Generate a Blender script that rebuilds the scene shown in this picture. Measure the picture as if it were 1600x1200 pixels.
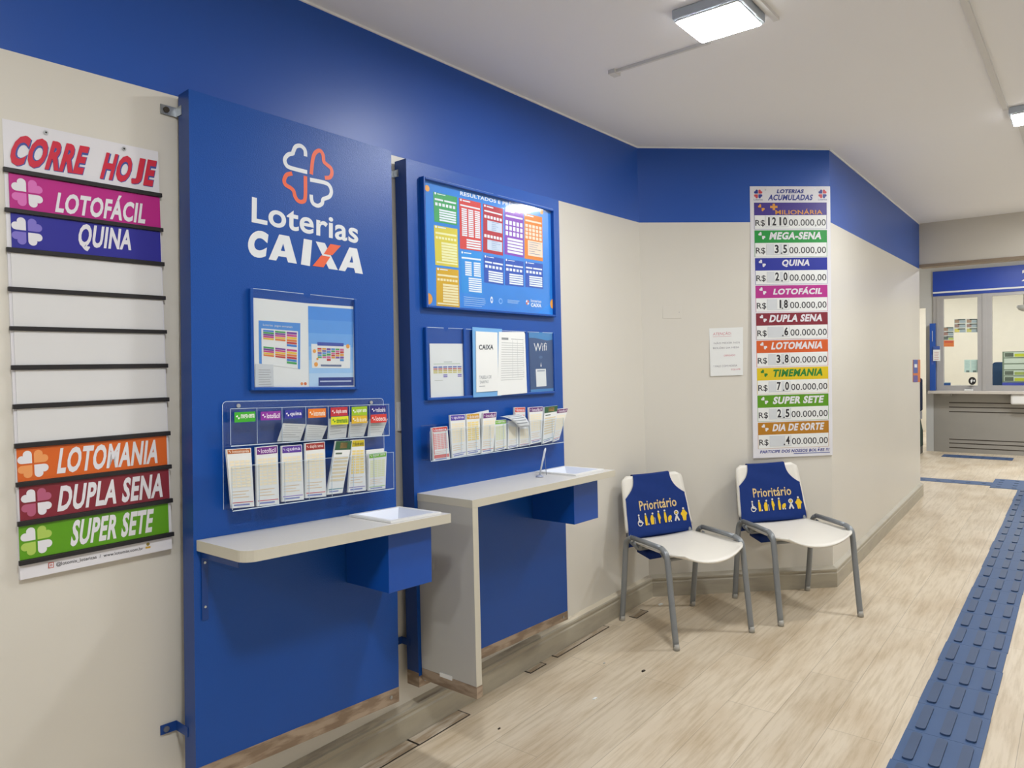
import bpy, bmesh, math, random
from mathutils import Vector, Matrix
random.seed(7)
SC = bpy.context.scene
COL = SC.collection
for ob in list(bpy.data.objects):
    bpy.data.objects.remove(ob)

# ------------------------------------------------------------------ camera, exposure, world
CAM_LOC = Vector((1.99794,0.00000,1.40000))
CF, CR_, CU_ = Vector((-0.618014, 0.785401, -0.034711)), Vector((0.786164, 0.617535, -0.024423)), Vector((-0.002254, 0.042382, 0.999099))
cam_data = bpy.data.cameras.new('camera')
cam_data.sensor_width = 36.0
cam_data.sensor_fit = 'HORIZONTAL'
cam_data.lens = 1141.0017 * 36.0 / 1600.0
cam_data.clip_start = 0.05
cam = bpy.data.objects.new('camera', cam_data)
COL.objects.link(cam)
cam.matrix_world = Matrix(((CR_.x, CU_.x, -CF.x, CAM_LOC.x), (CR_.y, CU_.y, -CF.y, CAM_LOC.y), (CR_.z, CU_.z, -CF.z, CAM_LOC.z), (0, 0, 0, 1)))
SC.camera = cam
SC.view_settings.view_transform = 'Standard'
SC.view_settings.look = 'None'
SC.view_settings.gamma = 1.0
SC.view_settings.use_curve_mapping = False
SC.view_settings.exposure = 0.70
world = bpy.data.worlds.new('world')
SC.world = world
world.use_nodes = True
world.node_tree.nodes['Background'].inputs[0].default_value = (0.8, 0.85, 0.9, 1)
world.node_tree.nodes['Background'].inputs[1].default_value = 1.0
LAMP = 98.0          # emission strength of every ceiling panel diffuser
LAMP_COL = (0.97, 0.985, 1.0)

ZC, ZB = 2.5781, 2.1546    # ceiling height, lower edge of the blue paint
AX, AY = 0.0000,3.7630         # wall corners seen from above
BX, BY = 0.8146,4.5518
DX, DY = 0.7547,7.8552
TY = 11.3193             # teller front
XR, YN, YF = 4.6, -3.0, 14.2

# ------------------------------------------------------------------ materials
MATS = {}
def lin(h):
    h = h.lstrip('#')
    v = [int(h[i:i + 2], 16) / 255.0 for i in (0, 2, 4)]
    return tuple(c / 12.92 if c <= 0.04045 else ((c + 0.055) / 1.055) ** 2.4 for c in v) + (1.0,)
def newmat(name):
    m = bpy.data.materials.new(name)
    m.use_nodes = True
    m.node_tree.nodes.clear()
    return m, m.node_tree.nodes, m.node_tree.links
def mat(name, color, rough=0.5, metal=0.0, var=0.04, scale=8.0, bump=0.0, bscale=300.0, coat=0.0, stretch=None, spec=0.5):
    if name in MATS:
        return MATS[name]
    m, N, L = newmat(name)
    out = N.new('ShaderNodeOutputMaterial'); b = N.new('ShaderNodeBsdfPrincipled')
    L.new(b.outputs[0], out.inputs[0])
    tc = N.new('ShaderNodeTexCoord')
    src = tc.outputs['Object']
    if stretch:
        mp = N.new('ShaderNodeMapping'); mp.inputs['Scale'].default_value = stretch
        L.new(src, mp.inputs['Vector']); src = mp.outputs[0]
    n = N.new('ShaderNodeTexNoise'); n.inputs['Scale'].default_value = scale; n.inputs['Detail'].default_value = 4
    L.new(src, n.inputs['Vector'])
    c = lin(color)
    mx = N.new('ShaderNodeMix'); mx.data_type = 'RGBA'
    mx.inputs['A'].default_value = tuple(x * (1 - var) for x in c[:3]) + (1,)
    mx.inputs['B'].default_value = tuple(min(1, x * (1 + var)) for x in c[:3]) + (1,)
    L.new(n.outputs[0], mx.inputs['Factor']); L.new(mx.outputs['Result'], b.inputs['Base Color'])
    b.inputs['Roughness'].default_value = rough
    b.inputs['Metallic'].default_value = metal
    b.inputs['Specular IOR Level'].default_value = spec
    b.inputs['Coat Weight'].default_value = coat
    b.inputs['Coat Roughness'].default_value = 0.08
    if bump:
        n2 = N.new('ShaderNodeTexNoise'); n2.inputs['Scale'].default_value = bscale; n2.inputs['Detail'].default_value = 2
        L.new(tc.outputs['Object'], n2.inputs['Vector'])
        bp = N.new('ShaderNodeBump'); bp.inputs['Strength'].default_value = bump; bp.inputs['Distance'].default_value = 0.002
        L.new(n2.outputs[0], bp.inputs['Height']); L.new(bp.outputs[0], b.inputs['Normal'])
    MATS[name] = m
    return m
def ink(h):                       # printed colour
    return mat('print_' + h.lstrip('#'), h, rough=0.42, var=0.03, scale=30)
def acrylic(name, tint, gloss=0.07):
    if name in MATS:
        return MATS[name]
    m, N, L = newmat(name)
    out = N.new('ShaderNodeOutputMaterial'); mx = N.new('ShaderNodeMixShader')
    t = N.new('ShaderNodeBsdfTransparent'); g = N.new('ShaderNodeBsdfGlossy')
    t.inputs[0].default_value = tint
    g.inputs['Roughness'].default_value = 0.06
    fr = N.new('ShaderNodeLayerWeight'); fr.inputs[0].default_value = 0.5
    pw = N.new('ShaderNodeMath'); pw.operation = 'POWER'; pw.inputs[1].default_value = 4.0
    mr = N.new('ShaderNodeMath'); mr.operation = 'MULTIPLY_ADD'; mr.inputs[1].default_value = 0.5; mr.inputs[2].default_value = gloss * 0.4
    L.new(fr.outputs['Facing'], pw.inputs[0]); L.new(pw.outputs[0], mr.inputs[0])
    L.new(mr.outputs[0], mx.inputs[0]); L.new(t.outputs[0], mx.inputs[1]); L.new(g.outputs[0], mx.inputs[2])
    L.new(mx.outputs[0], out.inputs[0])
    MATS[name] = m
    return m
def emit(name, col, strength):
    if name in MATS:
        return MATS[name]
    m, N, L = newmat(name)
    out = N.new('ShaderNodeOutputMaterial'); e = N.new('ShaderNodeEmission')
    e.inputs[0].default_value = tuple(col) + (1,); e.inputs[1].default_value = strength
    L.new(e.outputs[0], out.inputs[0])
    MATS[name] = m
    return m

def wood_floor(name, base, dark, offset):
    m, N, L = newmat(name)
    out = N.new('ShaderNodeOutputMaterial'); b = N.new('ShaderNodeBsdfPrincipled')
    L.new(b.outputs[0], out.inputs[0])
    tc = N.new('ShaderNodeTexCoord')
    mp = N.new('ShaderNodeMapping'); mp.inputs['Rotation'].default_value = (0, 0, math.pi / 2); mp.inputs['Location'].default_value = (offset, 0.085, 0)
    L.new(tc.outputs['Object'], mp.inputs['Vector'])
    br = N.new('ShaderNodeTexBrick')
    br.inputs['Scale'].default_value = 1.0; br.inputs['Brick Width'].default_value = 1.25; br.inputs['Row Height'].default_value = 0.19
    br.inputs['Mortar Size'].default_value = 0.0012; br.inputs['Mortar Smooth'].default_value = 0.2; br.inputs['Bias'].default_value = 0.0
    br.offset = 0.37; br.offset_frequency = 2
    br.inputs['Color1'].default_value = (0.0, 0.0, 0.0, 1); br.inputs['Color2'].default_value = (1, 1, 1, 1); br.inputs['Mortar'].default_value = (0.5, 0.5, 0.5, 1)
    L.new(mp.outputs[0], br.inputs['Vector'])
    # long grain streaks
    ms = N.new('ShaderNodeMapping'); ms.inputs['Scale'].default_value = (26, 1.6, 1)
    L.new(tc.outputs['Object'], ms.inputs['Vector'])
    ns = N.new('ShaderNodeTexNoise'); ns.inputs['Scale'].default_value = 2.2; ns.inputs['Detail'].default_value = 8; ns.inputs['Roughness'].default_value = 0.65
    L.new(ms.outputs[0], ns.inputs['Vector'])
    # blotches of wear
    nb = N.new('ShaderNodeTexNoise'); nb.inputs['Scale'].default_value = 2.4; nb.inputs['Detail'].default_value = 5
    mb = N.new('ShaderNodeMapping'); mb.inputs['Scale'].default_value = (2.2, 0.8, 1)
    L.new(tc.outputs['Object'], mb.inputs['Vector']); L.new(mb.outputs[0], nb.inputs['Vector'])
    c, d = lin(base), lin(dark)
    def ramp(fac, a, bcol, lo, hi):
        r = N.new('ShaderNodeValToRGB'); r.color_ramp.elements[0].position = lo; r.color_ramp.elements[1].position = hi
        r.color_ramp.elements[0].color = a; r.color_ramp.elements[1].color = bcol
        L.new(fac, r.inputs[0]); return r.outputs[0]
    def mul(a, bb, f):
        x = N.new('ShaderNodeMix'); x.data_type = 'RGBA'; x.blend_type = 'MULTIPLY'; x.inputs['Factor'].default_value = f
        L.new(a, x.inputs['A']); L.new(bb, x.inputs['B']); return x.outputs['Result']
    g = ramp(ns.outputs[0], d, c, 0.36, 0.55)
    pl = ramp(br.outputs['Color'], (0.93, 0.92, 0.9, 1), (1.03, 1.02, 1.0, 1), 0.0, 1.0)
    g = mul(g, pl, 1.0)
    bl = ramp(nb.outputs[0], (0.80, 0.74, 0.66, 1), (1.0, 1.0, 1.0, 1), 0.36, 0.56)
    g = mul(g, bl, 0.75)
    mo = N.new('ShaderNodeMix'); mo.data_type = 'RGBA'; mo.inputs['B'].default_value = tuple(x * 0.45 for x in d[:3]) + (1,)
    mf = N.new('ShaderNodeMath'); mf.operation = 'MULTIPLY'; mf.inputs[1].default_value = 0.6
    L.new(br.outputs['Fac'], mf.inputs[0]); L.new(mf.outputs[0], mo.inputs['Factor']); L.new(g, mo.inputs['A'])
    L.new(mo.outputs['Result'], b.inputs['Base Color'])
    b.inputs['Roughness'].default_value = 0.42
    b.inputs['Specular IOR Level'].default_value = 0.4
    bp = N.new('ShaderNodeBump'); bp.inputs['Strength'].default_value = 0.12; bp.inputs['Distance'].default_value = 0.002
    L.new(ns.outputs[0], bp.inputs['Height']); L.new(bp.outputs[0], b.inputs['Normal'])
    MATS[name] = m
    return m
def stained(name, base, stain, rough=0.5, stretch=(3, 3, 14), lo=0.42, hi=0.6, scale=2.0, metal=0.0):
    m, N, L = newmat(name)
    out = N.new('ShaderNodeOutputMaterial'); b = N.new('ShaderNodeBsdfPrincipled'); L.new(b.outputs[0], out.inputs[0])
    tc = N.new('ShaderNodeTexCoord'); mp = N.new('ShaderNodeMapping'); mp.inputs['Scale'].default_value = stretch
    L.new(tc.outputs['Object'], mp.inputs['Vector'])
    n = N.new('ShaderNodeTexNoise'); n.inputs['Scale'].default_value = scale; n.inputs['Detail'].default_value = 7
    L.new(mp.outputs[0], n.inputs['Vector'])
    r = N.new('ShaderNodeValToRGB'); r.color_ramp.elements[0].position = lo; r.color_ramp.elements[1].position = hi
    r.color_ramp.elements[0].color = lin(stain); r.color_ramp.elements[1].color = lin(base)
    L.new(n.outputs[0], r.inputs[0]); L.new(r.outputs[0], b.inputs['Base Color'])
    b.inputs['Roughness'].default_value = rough; b.inputs['Metallic'].default_value = metal
    MATS[name] = m
    return m

M_CREAM = mat('cream_paint', '#d6d2c8', rough=0.36, var=0.02, scale=1.5, bump=0.05, bscale=40, spec=0.45)
M_BLUEWALL = mat('blue_wall_paint', '#164ea8', rough=0.40, var=0.05, scale=2.0, bump=0.10, bscale=30, spec=0.5)
M_CEIL = mat('ceiling_paint', '#f1f1f1', rough=0.75, var=0.015, scale=1.2, bump=0.04, bscale=20)
M_FLOOR = wood_floor('lime_washed_planks', '#d3c6b1', '#c1b29a', 0.3)
M_FLOOR2 = wood_floor('far_hall_planks', '#d6cab6', '#c8baa4', 0.8)
M_BASE = stained('baseboard_paint', '#aea795', '#a0988a', rough=0.45, lo=0.25, hi=0.55)
M_LEDGE = stained('dirty_ledge', '#cfc5b0', '#94887a', rough=0.6, stretch=(6, 1.2, 6), lo=0.3, hi=0.5, scale=4)
M_PANEL = mat('blue_powder_coat', '#0a4a9e', rough=0.36, var=0.03, scale=3, bump=0.30, bscale=330, spec=0.4)
M_PANELD = mat('blue_powder_coat_edge', '#0f3d84', rough=0.4, var=0.03, scale=3)
M_BIN = mat('blue_sheet_metal', '#0a4aa4', rough=0.36, var=0.03, scale=4)
M_KICK = stained('worn_metal_strip', '#a89683', '#84715f', rough=0.4, stretch=(3, 12, 3), scale=4, metal=0.25)
M_STEEL = mat('zinc_steel', '#9fa3a6', rough=0.3, metal=0.85)
M_SCREW = mat('steel_screw', '#c4c8ca', rough=0.3, metal=0.7)
M_TOP = mat('light_grey_laminate', '#cdcbc6', rough=0.33, var=0.015, scale=20)
M_EDGE = mat('cream_edge_band', '#c9c4b4', rough=0.45)
M_SIDE = mat('grey_laminate', '#b6b4ae', rough=0.4, var=0.02, scale=10)
M_WHITEP = mat('white_plastic', '#e4e4e2', rough=0.3, var=0.01)
M_BOARD = mat('white_board_plastic', '#dedde2', rough=0.35, var=0.02, scale=4)
M_SLAT = mat('blank_insert_plastic', '#d6d6d6', rough=0.28, var=0.02, scale=3)
M_BLACK = mat('black_plastic', '#1b191c', rough=0.4)
M_ACR = acrylic('clear_acrylic', (0.93, 0.95, 0.97, 1), 0.10)
M_ACRE = mat('acrylic_edge', '#c3d3e2', rough=0.2, spec=0.6)
M_GLASS = acrylic('window_glass', (0.96, 0.98, 0.97, 1), 0.05)
M_PAPER = mat('white_paper', '#e4e6e4', rough=0.6, var=0.02, scale=10)
M_PAPER2 = mat('grey_receipt_paper', '#ccd0d3', rough=0.6, var=0.05, scale=20)
M_CHAIR = mat('white_chair_plastic', '#e6e2d8', rough=0.38, var=0.015, scale=6)
M_TUBE = mat('grey_painted_tube', '#85898c', rough=0.35, metal=0.25, var=0.03)
M_CLOTH = mat('navy_cover_cloth', '#123074', rough=0.75, var=0.08, scale=40, bump=0.25, bscale=700, spec=0.25)
M_TACT = mat('blue_rubber_tile', '#38557f', rough=0.55, var=0.10, scale=6)
M_ALU = mat('grey_aluminium_frame', '#a9a7a6', rough=0.4, metal=0.1)
M_GREYP = mat('teller_grey_panel', '#96938c', rough=0.5, var=0.02)
M_LAMP = emit('lamp_diffuser', LAMP_COL, LAMP)
M_LAMPF = mat('lamp_frame', '#b9c3cf', rough=0.4)
M_WHITETR = mat('white_trunking', '#d8d7d4', rough=0.5)
M_DARKGAP = mat('dark_gap', '#3a322a', rough=0.8)

# ------------------------------------------------------------------ frames (origin, right, up, out)
def frame(t):
    o, u, v, w = [Vector(a) for a in t]
    return Matrix(((u.x, v.x, w.x, o.x), (u.y, v.y, w.y, o.y), (u.z, v.z, w.z, o.z), (0, 0, 0, 1)))
F_P1 = frame(((0.12000,0.97134,0.26820),(0.04817,0.99799,-0.04119),(-0.02318,0.04234,0.99883),(0.99857,-0.04716,0.02517)))
F_P2 = frame(((0.09500,1.82923,0.21468),(0.04034,0.99904,-0.01679),(-0.01185,0.01728,0.99978),(0.99912,-0.04013,0.01254)))
F_BD = frame(((0.01200,0.62057,0.90326),(0.01570,0.99982,-0.01048),(-0.01057,0.01064,0.99989),(0.99982,-0.01559,0.01074)))
F_AB = frame(((0.00000,3.76304,0.00000),(0.71842,0.69561,0.00000),(0.00000,0.00000,1.00000),(0.69561,-0.71842,0.00000)))
F_W3 = frame(((0.81460,4.55178,0.00000),(-0.01814,0.99984,0.00000),(0.00000,0.00000,1.00000),(0.99984,0.01814,0.00000)))
F_LW = frame(((0.00000,0.00000,0.00000),(0.00000,1.00000,0.00000),(0.00000,0.00000,1.00000),(1.00000,0.00000,0.00000)))
F_TL = frame(((0.00000,11.31929,0.00000),(1.00000,0.00000,0.00000),(0.00000,0.00000,1.00000),(0.00000,-1.00000,0.00000)))
F_ID = Matrix.Identity(4)

# ------------------------------------------------------------------ mesh builder
TXT = {}
def text_mesh(s, bold, res=2):
    k = (s, bold)
    if k in TXT:
        return TXT[k]
    c = bpy.data.curves.new('glyphs', 'FONT')
    c.body = s; c.size = 1.0; c.offset = bold; c.resolution_u = res; c.space_character = 1.0 + 2.2 * bold; c.fill_mode = 'FRONT'
    o = bpy.data.objects.new('glyphs', c); COL.objects.link(o)
    dg = bpy.context.evaluated_depsgraph_get()
    me = o.evaluated_get(dg).to_mesh()
    vs = [(v.co.x, v.co.y) for v in me.vertices]
    fs = [tuple(p.vertices) for p in me.polygons if p.area > 1e-9]
    o.evaluated_get(dg).to_mesh_clear()
    bpy.data.objects.remove(o); bpy.data.curves.remove(c)
    x0 = min(v[0] for v in vs); x1 = max(v[0] for v in vs); y0 = min(v[1] for v in vs); y1 = max(v[1] for v in vs)
    TXT[k] = ([((a - x0) / (x1 - x0), (b - y0) / (y1 - y0)) for a, b in vs], fs, (x1 - x0) / (y1 - y0))
    return TXT[k]
def R(u0, v0, u1, v1):            # rectangle as quad tl, tr, br, bl
    return [(u0, v1), (u1, v1), (u1, v0), (u0, v0)]
def bil(q, s, t):                 # s 0..1 left-right, t 0..1 top-bottom inside a quad tl, tr, br, bl
    a = [q[0][i] + (q[1][i] - q[0][i]) * s for i in range(2)]
    b = [q[3][i] + (q[2][i] - q[3][i]) * s for i in range(2)]
    return (a[0] + (b[0] - a[0]) * t, a[1] + (b[1] - a[1]) * t)
def sub(q, s0, t0, s1, t1):
    return [bil(q, s0, t0), bil(q, s1, t0), bil(q, s1, t1), bil(q, s0, t1)]
class MB:
    def __init__(self):
        self.v = []; self.f = []; self.m = []; self.mats = []; self.smooth = []
    def mi(self, m):
        if m not in self.mats:
            self.mats.append(m)
        return self.mats.index(m)
    def poly(self, pts, m, smooth=False):
        n = len(self.v); self.v += [tuple(p) for p in pts]
        self.f.append(tuple(range(n, n + len(pts)))); self.m.append(self.mi(m)); self.smooth.append(smooth)
    def flat(self, pts2, w, m):
        a = sum(pts2[i][0] * pts2[(i + 1) % len(pts2)][1] - pts2[(i + 1) % len(pts2)][0] * pts2[i][1] for i in range(len(pts2)))
        p = list(pts2) if a > 0 else list(pts2)[::-1]
        self.poly([(x, y, w) for x, y in p], m)
    def prism(self, pts2, w0, w1, m, mside=None):
        a = sum(pts2[i][0] * pts2[(i + 1) % len(pts2)][1] - pts2[(i + 1) % len(pts2)][0] * pts2[i][1] for i in range(len(pts2)))
        p = list(pts2) if a > 0 else list(pts2)[::-1]
        n = len(self.v); k = len(p)
        self.v += [(x, y, w0) for x, y in p] + [(x, y, w1) for x, y in p]
        mi, ms = self.mi(m), self.mi(mside or m)
        self.f.append(tuple(range(n + k - 1, n - 1, -1))); self.m.append(ms); self.smooth.append(False)
        self.f.append(tuple(range(n + k, n + 2 * k))); self.m.append(mi); self.smooth.append(False)
        for i in range(k):
            j = (i + 1) % k
            self.f.append((n + i, n + j, n + k + j, n + k + i)); self.m.append(ms); self.smooth.append(False)
    def box(self, x0, x1, y0, y1, z0, z1, m):
        self.prism([(x0, y0), (x1, y0), (x1, y1), (x0, y1)], z0, z1, m)
    def tube(self, path, r, m, seg=10, flat=None, cap=True):
        path = [Vector(p) for p in path]
        n0 = len(self.v); mi = self.mi(m); prev = None
        for i, p in enumerate(path):
            a = path[max(0, i - 1)]; b = path[min(len(path) - 1, i + 1)]
            t = (b - a).normalized()
            if prev is None:
                h = Vector((0, 0, 1)) if abs(t.z) < 0.9 else Vector((0, 1, 0))
                x = t.cross(h).normalized()
            else:
                x = (prev - t * prev.dot(t)).normalized()
            prev = x; y = t.cross(x)
            rr = r[i] if isinstance(r, (list, tuple)) else r
            for k in range(seg):
                an = 2 * math.pi * k / seg
                self.v.append(tuple(p + x * (rr * math.cos(an)) + y * (rr * math.sin(an) * (flat or 1))))
        for i in range(len(path) - 1):
            for k in range(seg):
                a = n0 + i * seg + k; b = n0 + i * seg + (k + 1) % seg
                self.f.append((a, b, b + seg, a + seg)); self.m.append(mi); self.smooth.append(True)
        if cap:
            self.f.append(tuple(range(n0 + seg - 1, n0 - 1, -1))); self.m.append(mi); self.smooth.append(False)
            e = n0 + (len(path) - 1) * seg
            self.f.append(tuple(range(e, e + seg))); self.m.append(mi); self.smooth.append(False)
    def disc(self, c, r, w, m, seg=20, ry=None):
        self.flat([(c[0] + r * math.cos(2 * math.pi * k / seg), c[1] + (ry or r) * math.sin(2 * math.pi * k / seg)) for k in range(seg)], w, m)
    def text(self, s, q, w, m, bold=0.0, shear=0.0, keep=None, res=3):
        vs, fs, asp = text_mesh(s, bold, res)
        n = len(self.v); mi = self.mi(m)
        wq = math.dist(q[0], q[1]); hq = math.dist(q[0], q[3]); shear = 1.7 * shear * hq / max(wq, 1e-6)
        for a, b in vs:
            if shear:
                a = (a + shear * b) / (1 + shear)
            x, y = bil(q, a, 1 - b)
            self.v.append((x, y, w))
        for f in fs:
            self.f.append(tuple(n + i for i in f)); self.m.append(mi); self.smooth.append(False)
    def ribbon(self, pts, width, w, m, sub_=6):
        P = [Vector(p) for p in pts]; out = []
        for i in range(len(P) - 1):
            p0 = P[max(0, i - 1)]; p1 = P[i]; p2 = P[i + 1]; p3 = P[min(len(P) - 1, i + 2)]
            for k in range(sub_):
                t = k / sub_
                out.append(0.5 * ((2 * p1) + (p2 - p0) * t + (2 * p0 - 5 * p1 + 4 * p2 - p3) * t * t + (3 * p1 - p0 - 3 * p2 + p3) * t ** 3))
        out.append(P[-1])
        n = len(self.v); mi = self.mi(m)
        for i, p in enumerate(out):
            t = (out[min(len(out) - 1, i + 1)] - out[max(0, i - 1)]).normalized(); nn = Vector((-t.y, t.x))
            a = p + nn * width / 2; b = p - nn * width / 2
            self.v += [(a.x, a.y, w), (b.x, b.y, w)]
        for i in range(len(out) - 1):
            a = n + 2 * i
            self.f.append((a + 1, a + 3, a + 2, a)); self.m.append(mi); self.smooth.append(False)
    def grid(self, fn, nu, nv, m, thick=None, smooth=True, mback=None):
        # fn(s,t) -> point; thick: offset vector function or None
        n = len(self.v); mi = self.mi(m)
        for j in range(nv + 1):
            for i in range(nu + 1):
                self.v.append(tuple(fn(i / nu, j / nv)))
        for j in range(nv):
            for i in range(nu):
                a = n + j * (nu + 1) + i
                self.f.append((a, a + 1, a + nu + 2, a + nu + 1)); self.m.append(mi); self.smooth.append(smooth)
        if thick is not None:
            n2 = len(self.v); mb = self.mi(mback or m)
            for j in range(nv + 1):
                for i in range(nu + 1):
                    p = Vector(fn(i / nu, j / nv)) + Vector(thick)
                    self.v.append(tuple(p))
            for j in range(nv):
                for i in range(nu):
                    a = n2 + j * (nu + 1) + i
                    self.f.append((a + nu + 1, a + nu + 2, a + 1, a)); self.m.append(mb); self.smooth.append(smooth)
            def side(idx):
                for a, b in zip(idx, idx[1:]):
                    self.f.append((n + b, n + a, n2 + a, n2 + b)); self.m.append(mi); self.smooth.append(smooth)
            W1 = nu + 1
            side([i for i in range(W1)]); side([j * W1 + nu for j in range(nv + 1)])
            side([nv * W1 + i for i in range(nu, -1, -1)]); side([j * W1 for j in range(nv, -1, -1)])
    def clover(self, c, r, w, mats, rot=0.0):
        # four heart petals: mats in the order top-left, top-right, bottom-left, bottom-right
        pet = [(0.06, 0.06), (0.06, 0.62)]
        for k in range(9):
            an = math.radians(180 - k * 22.5); pet.append((0.33 + 0.27 * math.cos(an), 0.66 + 0.27 * math.sin(an)))
        pet.append((0.585, 0.585))
        for k in range(9):
            an = math.radians(90 - k * 22.5); pet.append((0.66 + 0.27 * math.cos(an), 0.33 + 0.27 * math.sin(an)))
        pet.append((0.62, 0.06))
        for (sx, sy), m in zip(((-1, 1), (1, 1), (-1, -1), (1, -1)), mats):
            pts = [(c[0] + sx * a * r, c[1] + sy * b * r) for a, b in pet]
            self.flat(pts, w, m)
    def build(self, name, parent=None, fr=None, base=None, bevel=0.0, weld=False):
        me = bpy.data.meshes.new(name)
        off = Vector((0, 0, 0))
        if parent is None:
            xs = [v[0] for v in self.v]; ys = [v[1] for v in self.v]; zs = [v[2] for v in self.v]
            off = Vector(base) if base else Vector(((min(xs) + max(xs)) / 2, min(ys), min(zs)))
        else:
            off = Vector(parent['o'])
        me.from_pydata([tuple(Vector(v) - off) for v in self.v], [], self.f)
        for m in self.mats:
            me.materials.append(m)
        for p, mi, s in zip(me.polygons, self.m, self.smooth):
            p.material_index = mi; p.use_smooth = s
        me.update()
        if weld:
            bm = bmesh.new(); bm.from_mesh(me)
            bmesh.ops.remove_doubles(bm, verts=bm.verts, dist=1e-5)
            bmesh.ops.recalc_face_normals(bm, faces=bm.faces)
            bm.to_mesh(me); bm.free()
        o = bpy.data.objects.new(name, me); COL.objects.link(o)
        if parent is None:
            o.matrix_world = (fr or F_ID) @ Matrix.Translation(off)
        else:
            o.parent = parent['e']
        if bevel:
            bv = o.modifiers.new('bevel', 'BEVEL'); bv.width = bevel; bv.segments = 2; bv.limit_method = 'ANGLE'
        return o
def tag(o, label, cat, group=None):
    o['label'] = label; o['category'] = cat
    if group: o['group'] = group
    return o
def thing(name, fr, base, label, cat, group=None):
    e = bpy.data.objects.new(name, None); COL.objects.link(e)
    e.empty_display_size = 0.05
    e.matrix_world = fr @ Matrix.Translation(Vector(base))
    tag(e, label, cat, group)
    return {'e': e, 'o': base}
def sub_of(o, parent):            # use a part as a parent for a sub-part
    return {'e': o, 'o': parent['o']}
def structure(o):
    o['kind'] = 'structure'
    return o
def rounded(x0, y0, x1, y1, r, n=5, corners=(1, 1, 1, 1)):      # bl, br, tr, tl
    pts = []
    for (cx, cy, a0, on, px, py) in ((x0 + r, y0 + r, 180, corners[0], x0, y0), (x1 - r, y0 + r, 270, corners[1], x1, y0), (x1 - r, y1 - r, 0, corners[2], x1, y1), (x0 + r, y1 - r, 90, corners[3], x0, y1)):
        if on:
            for k in range(n + 1):
                a = math.radians(a0 + 90 * k / n); pts.append((cx + r * math.cos(a), cy + r * math.sin(a)))
        else:
            pts.append((px, py))
    return pts

# ------------------------------------------------------------------ the setting
b = MB(); b.box(-0.8, XR, YN, 8.13, -0.1, 0.0, M_FLOOR); structure(b.build('floor', base=(0, 0, 0)))
b = MB(); b.box(-0.8, XR, 8.13, YF, -0.1, 0.0, M_FLOOR2); structure(b.build('floor_far_hall', base=(0, 0, 0)))
b = MB(); b.box(-0.8, XR, YN, YF, ZC, ZC + 0.1, M_CEIL); structure(b.build('ceiling', base=(0, 0, ZC)))
def painted_wall(name, a0, a1, c0, c1, thick, zb0=ZB, zb1=ZB):
    # a0/a1: near end at floor / at ceiling, c0/c1: far end; blue band above the band height
    b = MB()
    def lerp(p, q, z): return (p[0] + (q[0] - p[0]) * z / ZC, p[1] + (q[1] - p[1]) * z / ZC)
    d = Vector((c0[0] - a0[0], c0[1] - a0[1])).normalized(); nn = Vector((-d.y, d.x)) * thick
    for z0, z1, m in ((0, 1, M_CREAM), (1, 2, M_BLUEWALL)):
        za0, za1 = (0, zb0) if z0 == 0 else (zb0, ZC); zc0, zc1 = (0, zb1) if z0 == 0 else (zb1, ZC)
        p = [(*lerp(a0, a1, za0), za0), (*lerp(c0, c1, zc0), zc0), (*lerp(c0, c1, zc1), zc1), (*lerp(a0, a1, za1), za1)]
        q = [(x + nn.x, y + nn.y, z) for x, y, z in p]
        b.poly(p, m); b.poly(q[::-1], m)
        for i in range(4):
            j = (i + 1) % 4
            b.poly([p[j], p[i], q[i], q[j]], m)
    return structure(b.build(name, base=(a0[0], a0[1], 0)))
A0, A1 = (0, AY + 0.024), (0, AY - 0.030)
painted_wall('wall_left', (0, YN), (0, YN), A0, A1, 0.15)
painted_wall('wall_angled', A0, A1, (BX, BY), (BX, BY), 0.12)
painted_wall('wall_far', (BX, BY), (BX, BY), (DX, DY), (DX, DY), 0.12)
b = MB(); b.box(DX - 0.12, XR, DY, DY + 0.14, 2.19, ZC, mat('lintel_paint', '#cfcabf', rough=0.5, var=0.02)); structure(b.build('wall_lintel'))
b = MB(); b.box(DX, XR, DY - 0.012, DY + 0.15, 2.165, 2.192, mat('brown_lintel_trim', '#8f7f6c', rough=0.5)); structure(b.build('trim_1'))
M_WW = mat('white_wall_paint', '#eae8e2', rough=0.6)
b = MB(); b.box(3.3, 3.42, YN, DY + 0.14, 0, ZC, M_WW); structure(b.build('wall_right'))
b = MB(); b.box(XR, XR + 0.12, DY, YF, 0, ZC, M_WW); structure(b.build('wall_far_right'))
b = MB(); b.box(-0.15, 3.42, YN - 0.12, YN, 0, ZC, mat('grey_shutter', '#a8a8a6', rough=0.5, var=0.05)); structure(b.build('wall_entrance'))
b = MB(); b.box(-0.8, XR, YF, YF + 0.12, 0, ZC, mat('booth_wall_paint', '#e6e0d0', rough=0.6)); structure(b.build('wall_back'))
b = MB(); b.box(-0.92, -0.8, DY + 0.1, YF, 0, ZC, M_CREAM); structure(b.build('wall_side_hall'))
b = MB(); b.box(-0.8, DX - 0.115, DY + 0.02, DY + 0.14, 0, ZC, M_CREAM); structure(b.build('wall_return'))
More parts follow.
